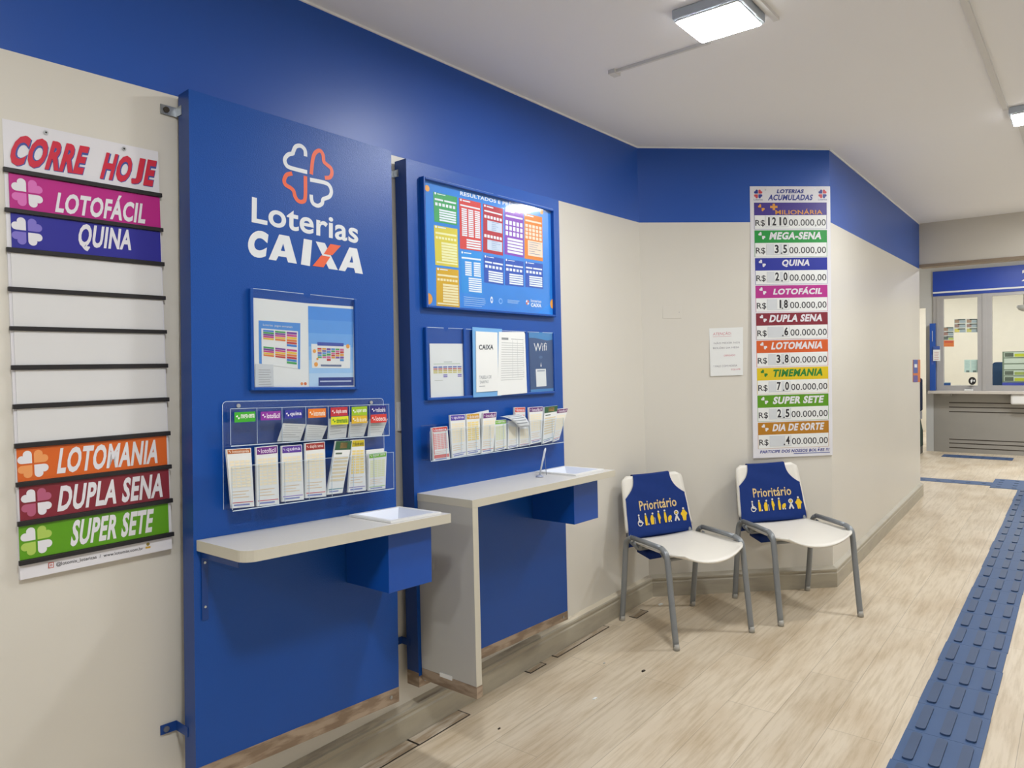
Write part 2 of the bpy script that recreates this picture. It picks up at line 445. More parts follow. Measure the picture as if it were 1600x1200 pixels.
# thin pale line of sealant where the blue paint meets the ceiling
def ceil_line(name, pts):
    b = MB()
    for (x0, y0), (x1, y1) in zip(pts, pts[1:]):
        d = Vector((x1 - x0, y1 - y0)).normalized(); n = Vector((d.y, -d.x)) * 0.006
        b.poly([(x0 + n.x, y0 + n.y, ZC - 0.007), (x1 + n.x, y1 + n.y, ZC - 0.007), (x1 + n.x, y1 + n.y, ZC), (x0 + n.x, y0 + n.y, ZC)], M_CEIL)
        b.poly([(x0, y0, ZC - 0.007), (x1, y1, ZC - 0.007), (x1 + n.x, y1 + n.y, ZC - 0.007), (x0 + n.x, y0 + n.y, ZC - 0.007)], M_CEIL)
    return structure(b.build(name))
ceil_line('trim_2', [(0, YN), A1, (BX, BY), (DX, DY)])
# baseboards: stepped profile run along each wall
PROF = [(0, 0), (0.027, 0), (0.027, 0.082), (0.023, 0.088), (0.023, 0.094), (0.0265, 0.098), (0.0265, 0.108), (0.022, 0.113), (0.0, 0.124)]
def baseboard(name, a, c, ma, mc):
    a, c = Vector(a), Vector(c); d = (c - a).normalized(); n = Vector((d.y, -d.x)); b = MB(); ends = []
    for p, mt in ((a, ma), (c, mc)):
        row = []
        for w, z in PROF:
            q = p + n * w + d * (mt * w); row.append((q.x, q.y, z))
        ends.append(row)
    for i in range(len(PROF) - 1):
        b.poly([ends[0][i], ends[1][i], ends[1][i + 1], ends[0][i + 1]], (M_LEDGE if name == 'baseboard_left' else M_BASE) if i == len(PROF) - 2 else M_BASE)
    b.poly(ends[0], M_BASE); b.poly(ends[1][::-1], M_BASE)
    return structure(b.build(name, base=(a.x, a.y, 0)))
def miter(d1, d2):
    an = math.atan2(d1.x * d2.y - d1.y * d2.x, d1.dot(d2)); return math.tan(an / 2)
dA = Vector((0, 1)); dB = (Vector((BX, BY)) - Vector(A0)).normalized(); dC = (Vector((DX, DY)) - Vector((BX, BY))).normalized()
mAB, mBC = miter(dA, dB), miter(dB, dC)
baseboard('baseboard_left', (0, YN), A0, 0, mAB)
baseboard('baseboard_angled', A0, (BX, BY), -mAB, mBC)
baseboard('baseboard_far', (BX, BY), (DX, DY), -mBC, 0)

# worn pieces of plank beside the left baseboard
M_WORN = stained('worn_plank', '#c4b8a6', '#a08d74', rough=0.6, stretch=(14, 2, 1), scale=3)
def worn_plank(x0, x1, y0, y1, label):
    b = MB(); b.box(x0, x1, y0, y1, 0, 0.0025, M_WORN)
    b.box(x0 - 0.004, x1 + 0.004, y1, y1 + 0.006, 0, 0.002, M_DARKGAP)
    b.box(x1, x1 + 0.004, y0, y1, 0, 0.002, M_DARKGAP)
    b.box(x0 - 0.004, x1 + 0.004, y0 - 0.006, y0, 0, 0.002, M_DARKGAP)
    return tag(b.build('floor_patch'), label, 'floor patch', 'worn plank pieces along the left baseboard')
worn_plank(0.03, 0.088, 1.83, 2.10, 'largest worn grey brown plank piece, beside the baseboard near the left counter')
worn_plank(0.03, 0.086, 1.5, 1.82, 'brownish worn plank piece at the bottom edge of the photo')
worn_plank(0.03, 0.058, 2.55, 2.66, 'small grey plank piece by the baseboard below the right counter')
worn_plank(0.03, 0.058, 2.76, 3.22, 'long thin grey plank strip along the baseboard left of the chairs')
worn_plank(0.075, 0.115, 3.42, 3.54, 'small dark edged square by the baseboard behind the nearer chair')

# ------------------------------------------------------------------ ceiling lights and trunking
def ceiling_light(x0, y0, s, label):
    t = thing('ceiling_light', F_ID, (x0 + s / 2, y0 + s / 2, ZC), label, 'ceiling light', 'square ceiling lights')
    b = MB(); b.prism([(x0, y0), (x0 + s, y0), (x0 + s, y0 + s), (x0, y0 + s)], ZC - 0.034, ZC, M_LAMPF); b.build('lamp_frame', t, bevel=0.004)
    e = 0.008
    b = MB(); b.prism(rounded(x0 + e, y0 + e, x0 + s - e, y0 + s - e, 0.012), ZC - 0.040, ZC - 0.0345, M_WHITEP); b.flat(rounded(x0 + e, y0 + e, x0 + s - e, y0 + s - e, 0.012)[::1], ZC - 0.0403, M_LAMP); b.build('diffuser', t)
ceiling_light(0.880, 2.355, 0.238, 'square white ceiling light shining at the top centre, above the blue wall')
ceiling_light(1.695, 4.395, 0.250, 'square white ceiling light cut by the right edge of the photo')
ceiling_light(1.40, 0.42, 0.24, 'square white ceiling light above the left counter, out of the frame')
ceiling_light(1.05, -1.55, 0.24, 'added square white ceiling light behind the camera, brightening the near side')  # added lamp, out of view, to lift the near side and side panel
ceiling_light(2.30, 6.95, 0.24, 'added unseen ceiling light before the lintel, brightening lintel and far wall')  # added lamp, out of view, to brighten the lintel and far wall
ceiling_light(1.20, 9.90, 0.24, 'added unseen ceiling light above the first teller window, brightening the teller front')  # added lamp hidden by the lintel, brightens the teller front
ceiling_light(3.60, 9.90, 0.24, 'added unseen ceiling light above the last teller window, brightening the teller front')  # another added lamp, out of view, for a brighter teller front
ceiling_light(2.80, 12.60, 0.24, 'square white ceiling light inside the right end of the teller booth')
ceiling_light(2.40, 9.60, 0.24, 'square white ceiling light in the far hall before the teller window')
ceiling_light(1.20, 12.60, 0.24, 'square white ceiling light inside the teller booth')
ceiling_light(-0.30, 12.70, 0.24, 'square white ceiling light behind the doorway left of the teller booth')
def trunking(pts, wd_, label):
    b = MB()
    for (x0, y0), (x1, y1) in zip(pts, pts[1:]):
        d = Vector((x1 - x0, y1 - y0)).normalized(); n = Vector((-d.y, d.x)) * wd_ / 2
        q = [(x0 + n.x, y0 + n.y), (x0 - n.x, y0 - n.y), (x1 - n.x, y1 - n.y), (x1 + n.x, y1 + n.y)]
        b.prism(q, ZC - 0.012, ZC, M_WHITETR)
    return tag(b.build('cable_trunking'), label, 'cable trunking', 'ceiling cable trunking')
o = trunking([(0.885, 2.672), (0.465, 2.683)], 0.012, 'thin white trunking from the top centre ceiling light towards the blue wall')
b = MB(); b.box(0.445, 0.475, 2.665, 2.715, ZC - 0.016, ZC, M_WHITETR); tag(b.build('junction_box'), 'small white junction box at the end of the thin ceiling trunking', 'junction box')
trunking([(1.137, 1.0), (1.137, 2.652)], 0.020, 'white trunking running past the right side of the top centre light')
trunking([(1.660, 1.2), (1.682, 4.40)], 0.022, 'long white ceiling trunking from the top edge to the right edge light')
trunking([(1.720, 4.66), (1.735, 7.80)], 0.020, 'white ceiling trunking continuing behind the right edge light')

# ------------------------------------------------------------------ draw board on the left wall
BW, BH = 0.3630, 1.0883
t = thing('draw_board', F_BD, (BW / 2, 0, -0.012), 'tall white draw board with red title and black rails on the cream wall', 'board')
b = MB(); b.box(0, BW, 0, BH, -0.012, 0, M_BOARD); b.build('backing_panel', t)
W = 0.0006
b = MB()
M_TITLE, M_TITLESH = ink('#c81f3c'), ink('#3c4f9c')
for q, s in (([(0.0102,1.0573),(0.1892,1.0636),(0.1866,0.9891),(0.0051,0.9824)], 'CORRE'), ([(0.2144,1.0582),(0.3588,1.0620),(0.3563,0.9904),(0.2098,0.9864)], 'HO'), (None, 'J'), (None, 'E')):
    if s != 'CORRE':
        hj = [(0.2144,1.0582),(0.3588,1.0620),(0.3563,0.9904),(0.2098,0.9864)]; k0, k1 = {'HO': (0, .59), 'J': (.52, .79), 'E': (.745, 1)}[s]; q = sub(hj, k0, 0, k1, 1)
    b.text(s, [(x + 0.0015, y - 0.0015) for x, y in q], W, M_TITLESH, bold=0.075, shear=0.15)
    b.text(s, q, 2 * W, M_TITLE, bold=0.045, shear=0.15)
b.build('title_lettering', t)['label'] = 'red title lettering with blue outline'
b = MB()
fq = [(0.0764,0.0257),(0.2839,0.0220),(0.2858,0.0113),(0.0769,0.0141)]
b.text('@lotomix_lotericas  /  www.lotomix.com.br', fq, W, ink('#3b3b44'), bold=0.01)
iq = [(0.0597,0.0284),(0.0718,0.0283),(0.0713,0.0143),(0.0592,0.0144)]
b.flat(iq, W, ink('#c05a4a')); b.flat(sub(iq, .14, .14, .86, .86), 2 * W, M_BOARD); b.flat(sub(iq, .32, .32, .68, .68), 3 * W, ink('#c05a4a')); b.flat(sub(iq, .42, .42, .58, .58), 4 * W, M_BOARD)
gq = [(0.2921,0.0318),(0.3051,0.0315),(0.3045,0.0143),(0.2915,0.0147)]
b.disc(bil(gq, .5, .35), 0.0045, W, ink('#8a7a3a'), 12); b.flat(sub(gq, 0, .7, 1, 1), W, ink('#c9a13a'))
b.build('footer_lettering', t)
RAILS = [[(0.0013,0.9732),(0.3685,0.9757),(0.3682,0.9663),(0.0009,0.9606)], [(0.0003,0.8793),(0.3669,0.8807),(0.3665,0.8719),(-0.0001,0.8677)], [(0.0005,0.7869),(0.3676,0.7875),(0.3673,0.7770),(0.0002,0.7759)], [(0.0004,0.6943),(0.3679,0.6953),(0.3675,0.6854),(-0.0000,0.6828)],
         [(0.0007,0.6015),(0.3675,0.6023),(0.3672,0.5935),(0.0003,0.5905)], [(0.0006,0.5101),(0.3671,0.5098),(0.3667,0.4992),(0.0002,0.4985)], [(-0.0004,0.4179),(0.3668,0.4171),(0.3664,0.4060),(-0.0008,0.4069)], [(-0.0001,0.3246),(0.3652,0.3249),(0.3649,0.3144),(-0.0006,0.3120)],
         [(-0.0002,0.2335),(0.3649,0.2320),(0.3645,0.2209),(-0.0006,0.2220)], [(-0.0012,0.1400),(0.3651,0.1394),(0.3647,0.1277),(-0.0016,0.1284)], [(0.0000,0.0483),(0.3641,0.0451),(0.3637,0.0334),(-0.0004,0.0367)]]
RV = []
for q in RAILS:
    v0 = (q[2][1] + q[3][1]) / 2; v1 = (q[0][1] + q[1][1]) / 2
    RV.append((v0, v1))
    b = MB(); b.prism(R(-0.003, v0, BW + 0.004, v1), 0, 0.008, M_BLACK); b.build('rail', t, bevel=0.001)
for q in ((0.0903,1.0760), (0.2729,1.0763)):
    b = MB(); b.prism([(q[0] + 0.0055 * math.cos(k * math.pi / 6), q[1] + 0.0055 * math.sin(k * math.pi / 6)) for k in range(12)], 0, 0.003, M_SCREW)
    b.disc(q, 0.0025, 0.0032, M_BLACK, 8); b.build('screw', t)
# inserts between the rails
def insert(i, x0, x1, colour, tint, word, tq, iq, label):
    b = MB(); v0, v1 = RV[i + 1][1] + 0.0005, RV[i][0] - 0.0005
    b.prism(R(x0, v0, x1, v1), 0.0004, 0.0022, ink(colour) if word else M_SLAT)
    if word:
        M1, M2 = M_BOARD, ink(tint)
        c = bil(iq, .5, .5); r = abs(iq[1][0] - iq[0][0]) / 2 * 1.08
        b.clover(c, r, 0.0028, [M1, M2, M2, M1])
        b.text(word, tq, 0.0028, M_BOARD, bold=0.036, shear=0.06)
    tag(b.build('name_insert', fr=F_BD), label, 'name plate', 'inserts in the draw board')
x = lambda q: q[0]
insert(0, 0.008, BW - 0.001, '#b3157f', '#d36cb4', 'LOTOFÁCIL', [(0.1082,0.9467),(0.3292,0.9530),(0.3257,0.8855),(0.1032,0.8847)], [(0.0135,0.9500),(0.0788,0.9569),(0.0766,0.8921),(0.0113,0.8870)], 'magenta insert, topmost coloured strip of the tall draw board')
insert(1, 0.009, BW - 0.003, '#21218f', '#7a6fc4', 'QUINA', [(0.1525,0.8655),(0.2883,0.8645),(0.2871,0.8012),(0.1481,0.7956)], [(0.0103,0.8583),(0.0747,0.8634),(0.0724,0.7992),(0.0082,0.7953)], 'dark blue insert under the magenta one on the draw board')
for i, lb in ((2, 'blank white insert just under the dark blue one on the draw board'), (3, 'second blank white insert from the top of the draw board'), (4, 'blank white insert in the middle, third of the five blanks'),
              (5, 'greyish blank insert, fourth of the five blanks on the draw board'), (6, 'lowest blank white insert, just above the orange one')):
    insert(i, 0.006, BW - 0.004, '', '', '', None, None, lb)
insert(7, 0.002, BW - 0.006, '#d2601a', '#e79a5c', 'LOTOMANIA', [(0.0889,0.3055),(0.3394,0.3049),(0.3371,0.2399),(0.0848,0.2419)], [(0.0036,0.3065),(0.0687,0.3024),(0.0665,0.2390),(0.0015,0.2434)], 'orange insert under the blank ones on the draw board')
insert(8, 0.004, BW - 0.003, '#7f2130', '#b05a78', 'DUPLA SENA', [(0.0866,0.2122),(0.3489,0.2122),(0.3477,0.1462),(0.0825,0.1487)], [(0.0079,0.2146),(0.0724,0.2090),(0.0702,0.1455),(0.0058,0.1514)], 'dark red insert between the orange and green ones')
insert(9, 0.000, BW - 0.008, '#58980c', '#a9c65a', 'SUPER SETE', [(0.1121,0.1224),(0.3167,0.1196),(0.3145,0.0563),(0.1079,0.0576)], [(0.0039,0.1238),(0.0702,0.1167),(0.0679,0.0517),(0.0018,0.0607)], 'bright green insert, lowest on the draw board')

# ------------------------------------------------------------------ blue display panels
def display_panel(fr, w_, h_, label, kick, brackets):
    t = thing('display_panel', fr, (w_ / 2, 0, -0.066), label, 'display panel', 'blue display panels on the left wall')
    b = MB(); b.box(0, w_, kick, h_, -0.0016, 0, M_PANEL); b.build('front_sheet', t)
    b = MB()
    b.box(0, 0.0016, 0, h_, -0.062, -0.0017, M_PANELD); b.box(w_ - 0.0016, w_, 0, h_, -0.062, -0.0017, M_PANELD)
    b.box(0.0017, w_ - 0.0017, h_ - 0.0016, h_, -0.062, -0.0017, M_PANELD); b.box(0.0017, w_ - 0.0017, 0.001, 0.0026, -0.062, -0.0017, M_PANELD)
    b.build('flange', t)
    b = MB(); b.box(0, w_, 0, kick, -0.0016, 0.0008, M_KICK); k = b.build('kick_strip', t)
    b = MB()
    for uu in (0.03, w_ - 0.035):
        b = MB(); b.prism([(uu + 0.006 * math.cos(a * math.pi / 5), kick / 2 + 0.006 * math.sin(a * math.pi / 5)) for a in range(10)], 0.0009, 0.003, M_STEEL); b.build('screw', sub_of(k, t))
    for (u0, v0, sgn) in brackets:
        b = MB(); h = 0.026; M_BR = M_STEEL if v0 > 1 else M_PANELD
        wb = 0.0035 - (fr @ Vector((u0 - 0.02, v0 + h, 0))).x
        b.box(u0 - 0.045, u0 - 0.0005, v0, v0 + h, wb, wb + 0.002, M_BR)
        b.box(u0 - 0.0025, u0 - 0.0005, v0, v0 + h, wb + 0.002, -0.042, M_BR)
        br = b.build('bracket', t)
        b = MB(); c = (u0 - 0.03, v0 + h / 2); b.prism([(c[0] + 0.008 * math.cos(a * math.pi / 6), c[1] + 0.008 * math.sin(a * math.pi / 6)) for a in range(12)], wb + 0.0022, wb + 0.006, M_DARKGAP if v0 > 1 else M_STEEL); b.build('screw', sub_of(br, t))
    return t
q0, q1_ = (-0.0324,1.8776), (-0.0158,0.1323)
P1 = display_panel(F_P1, 0.7063, 1.8891, 'larger blue wall panel with white and orange clover emblem and writing', 0.050, [(0, 1.8891 - 0.06, 1), (0, (-0.0158,0.1237)[1], 1)])
P2 = display_panel(F_P2, 0.9145, 1.9032 + 0.012, 'blue wall panel with a bright results poster, right of the clover panel', 0.040, [(0, 1.9032 - 0.045, 1), (0, (0.0051,0.1418)[1], 1)])
b = MB(); b.box(-0.0010, -0.0001, 0, 0.052, -0.062, 0.0, M_KICK); b.build('corner_plate', P2)
# emblem and lettering of the larger panel
M_WLET, M_OLET = ink('#dfe3e6'), ink('#e8643c')
W = 0.0006
for name, pts, m in (('emblem_stroke', [(0.3646,1.7901),(0.3623,1.8098),(0.3477,1.8186),(0.3304,1.8121),(0.3214,1.7949),(0.3188,1.7882),(0.3031,1.7806),(0.2918,1.7641),(0.2965,1.7487),(0.3119,1.7428),(0.3697,1.7422)], M_WLET),
                     ('emblem_stroke', [(0.3840,1.7385),(0.3906,1.7871),(0.3995,1.8092),(0.4163,1.8206),(0.4283,1.8103),(0.4313,1.7897),(0.4427,1.7819),(0.4576,1.7736),(0.4608,1.7581),(0.4524,1.7435),(0.4339,1.7384)], M_OLET),
                     ('emblem_stroke', [(0.3167,1.7267),(0.2979,1.7182),(0.2890,1.7004),(0.2938,1.6876),(0.3110,1.6812),(0.3209,1.6738),(0.3257,1.6581),(0.3357,1.6472),(0.3509,1.6467),(0.3614,1.6610),(0.3631,1.7289)], M_OLET),
                     ('emblem_stroke', [(0.3792,1.7210),(0.4350,1.7225),(0.4526,1.7145),(0.4578,1.6982),(0.4507,1.6823),(0.4356,1.6736),(0.4261,1.6677),(0.4218,1.6537),(0.4070,1.6447),(0.3905,1.6479),(0.3841,1.6592),(0.3831,1.6748)], M_WLET)):
    b = MB(); b.ribbon(pts, 0.0125, W, m); b.build(name, P1)
b = MB(); b.text('Loterias', [(0.1828,1.6293),(0.5616,1.6180),(0.5604,1.5471),(0.1807,1.5545)], W, M_WLET, bold=0.02, res=6); b.build('lettering', P1)['label'] = 'white word above the large letters'
b = MB()
for ch, q, sh in (('C', [(0.1640,1.5349),(0.2361,1.5341),(0.2350,1.4539),(0.1630,1.4546)], 0.10), ('A', [(0.2361,1.5336),(0.3302,1.5327),(0.3291,1.4526),(0.2339,1.4537)], 0), ('I', [(0.3544,1.5330),(0.3842,1.5324),(0.3751,1.4510),(0.3430,1.4521)], 0), ('A', [(0.4941,1.5304),(0.5793,1.5299),(0.5779,1.4491),(0.4816,1.4504)], 0)):
    if ch == 'A':
        # heavy slanted A: outer outline, notch at the foot and small counter
        b.flat([bil(q, .36, 0), bil(q, .72, 0), bil(q, 1, 1), bil(q, .68, 1), bil(q, .62, .82), bil(q, .34, .82), bil(q, .26, 1), bil(q, 0, 1)], W, M_WLET)
        b.flat([bil(q, .50, .32), bil(q, .57, .60), bil(q, .42, .60)], 2 * W, M_PANEL)
    elif ch == 'I':
        b.flat(q, W, M_WLET)
    else:
        b.text(ch, q, W, M_WLET, bold=0.07, shear=sh, res=6)
b.flat([(0.3973,1.5309),(0.4307,1.5306),(0.4788,1.4507),(0.4444,1.4507)], W, M_WLET)
b.flat([(0.4511,1.5307),(0.4913,1.5306),(0.4574,1.4951),(0.4261,1.4956)], 2 * W, M_OLET)
b.flat([(0.4166,1.4897),(0.4504,1.4896),(0.4241,1.4529),(0.3843,1.4526)], 2 * W, M_OLET)
b.build('lettering', P1)['label'] = 'large white letters with an orange and white cross shape'

# ------------------------------------------------------------------ frames and papers
def poster_frame(fr, q, label, sheets=None, cover=True, rail=0.010, dep=0.013, glare_tilt=(0, 0), grp='blue poster frames', notch=None, open_top=True):
    xs = [p[0] for p in q]; ys = [p[1] for p in q]
    x0, x1 = (q[0][0] + q[3][0]) / 2, (q[1][0] + q[2][0]) / 2; y0, y1 = (q[2][1] + q[3][1]) / 2, (q[0][1] + q[1][1]) / 2
    t = thing('poster_holder', fr, ((x0 + x1) / 2, y0, 0.0004), label, 'poster frame', grp)
    b = MB(); b.box(x0, x1, y0, y1, 0.0004, 0.003, M_PANEL); b.build('back_plate', t)
    for nm, bx in (('rail', (x0, x0 + rail, y0, y1)), ('rail', (x1 - rail, x1, y0, y1)), ('rail', (x0 + rail, x1 - rail, y0, y0 + rail))) + ((('rail', (x0 + rail, x1 - rail, y1 - rail, y1)),) if not open_top else ()):
        b = MB(); b.box(*bx, 0.003, dep, M_PANEL); b.build(nm, t, bevel=0.002)
    if cover:
        for (a0, a1, nx) in (notch or [(x0 + rail, x1 - rail, None)]):
            b = MB(); yy0 = y0 + rail
            if nx is None:
                pts = [(a0, yy0), (a1, yy0), (a1, y1), (a0, y1)]
            else:
                pts = [(a0, yy0), (a1, yy0), (a1, y1)] + [(nx + 0.012 * math.cos(math.radians(-k * 22.5)), y1 + 0.012 * math.sin(math.radians(-k * 22.5))) for k in range(9)] + [(a0, y1)]
            b.poly([(px_, py_, dep - 0.003 + glare_tilt[0] * ((px_ - a0) / (a1 - a0) - .5) + glare_tilt[1] * ((py_ - y0) / (y1 - y0) - 1)) for px_, py_ in pts], M_ACR); b.build('cover_sheet', t)
            b = MB(); b.ribbon([(a0, y1), ((nx or (a0 + a1) / 2) - 0.012, y1)], 0.0015, dep - 0.0025, M_ACRE)
            b.ribbon([((nx or (a0 + a1) / 2) + 0.012, y1), (a1, y1)], 0.0015, dep - 0.0025, M_ACRE); b.build('sheet_edge', t)
    return t, (x0, x1, y0, y1)
def paper(fr, name, q, w, m, label, cat, group=None, draw=None, th=0.0006):
    b = MB(); b.prism(q, w, w + th, m)
    if draw: draw(b, q, w + th)
    return tag(b.build(name, fr=fr), label, cat, group)
def lines(b, q, w, rows, m, h=0.35, s0=0.08, s1=0.92, rnd=0.25):
    for i in range(rows):
        t0 = i / rows; e = s1 - random.random() * rnd * (s1 - s0)
        b.flat(sub(q, s0, t0 + (1 - h) / 2 / rows, e, t0 + (1 + h) / 2 / rows), w, m)
D = 0.0004
# left panel: two pages side by side
fq = [(0.1672,1.3603),(0.5447,1.3620),(0.5431,1.0681),(0.1673,1.0645)]
_, (fx0, fx1, fy0, fy1) = poster_frame(F_P1, fq, 'blue frame holding two pages on the clover panel', notch=[(fx, fy, n) for fx, fy, n in [((fq[0][0] + fq[3][0]) / 2 + 0.010, (fq[1][0] + fq[2][0]) / 2 - 0.010, (0.3568,1.3584)[0])]])
def page_a(b, q, w):
    bq = [(0.1962,1.2705),(0.3353,1.2706),(0.3325,1.1303),(0.1966,1.1447)]
    b.flat(bq, w + D, ink('#4f8fd8'))
    b.flat(sub(bq, .06, .18, .94, 1.0), w + 2 * D, M_PAPER)
    b.text('Loterias  jogos semanais', sub(bq, .1, .07, .8, .13), w + 2 * D, M_PAPER)
    cols = ['#3f7fd0', '#3fa057', '#7a3f9a', '#c8408a', '#e8c040', '#e07a30', '#c03a3a']
    for r_ in range(2):
        for c_ in range(3):
            cq = sub(bq, .10 + c_ * .28, .21 + r_ * .38, .35 + c_ * .28, .54 + r_ * .38 - (.06 if c_ < 2 else 0))
            for k in range(6 if c_ == 2 else 5):
                b.flat(sub(cq, 0, k / 6, 1, (k + .82) / 6), w + 3 * D, ink(cols[(k + c_ + r_) % 7]))
    for cx, cl in ((.88, '#e8955a'), (.95, '#d4683a')):
        b.disc(bil(q, cx, .96), 0.005, w + D, ink(cl), 10)
qa = [(0.1807,1.3352),(0.3537,1.3338),(0.3595,1.0757),(0.1819,1.0753)]
paper(F_P1, 'poster_page', qa, 0.0045, M_PAPER, 'white left hand page with a blue table print in the clover panel frame', 'poster', draw=page_a)
def page_b(b, q, w):
    bq = [(0.3632,1.3256),(0.5346,1.3291),(0.5288,1.0797),(0.3632,1.0763)]
    for k in range(6):
        cl = ['#4a8fe0', '#5b9be4', '#6fa9e8', '#86b9ec', '#9cc6ee', '#b3d2ee'][k]
        b.flat(sub(bq, 0, k / 6, 1, (k + 1) / 6), w + D, ink(cl))
    wq = [(0.3726,1.2093),(0.5195,1.2105),(0.5174,1.1356),(0.3745,1.1348)]
    b.flat(wq, w + 2 * D, M_PAPER)
    b.flat(sub(wq, .15, -.08, .82, .06), w + 3 * D, ink('#3b50a8'))
    cols = ['#c84040', '#e0a040', '#7a50a0', '#4a8fd0', '#50a060', '#d06a9a']
    for c_ in range(6):
        cq = sub(wq, .15 + c_ * .115, .16, .25 + c_ * .115, .60 + (.12 if c_ in (2, 5) else 0))
        for k in range(5):
            b.flat(sub(cq, 0, k / 5, 1, (k + .8) / 5), w + 3 * D, ink(cols[(k + c_) % 6]))
    b.flat(sub(wq, .22, .85, .76, .93), w + 3 * D, ink('#6a7a9a'))
    for (s_, t_, r_) in ((.07, .3, .006), (.1, .85, .007), (.93, .05, .007), (.14, .62, .004)):
        b.disc(bil(wq, s_, t_), r_, w + 4 * D, ink('#eda24a'), 12)
    nq = [(0.3973,1.1053),(0.5309,1.1074),(0.5304,1.0804),(0.3969,1.0794)]
    b.flat(nq, w + 2 * D, ink('#1f3a86')); b.flat(sub(nq, .04, .38, .93, .56), w + 3 * D, ink('#aebbd8'))
paper(F_P1, 'poster_page', [(0.3537,1.3338),(0.5397,1.3377),(0.5353,1.0756),(0.3595,1.0757)], 0.0045, M_PAPER, 'right hand page with a pale blue sky print in the clover panel frame', 'poster', draw=page_b)
paper(F_P1, 'receipt', [(0.1836,1.1437),(0.2409,1.1424),(0.2421,1.0786),(0.1834,1.0764)], 0.0062, M_PAPER2, 'small printed receipt in the lower left of the clover panel frame', 'receipt',
      draw=lambda b, q, w: lines(b, sub(q, .1, .2, .95, .95), w + D, 7, ink('#a2a6aa'), .25))

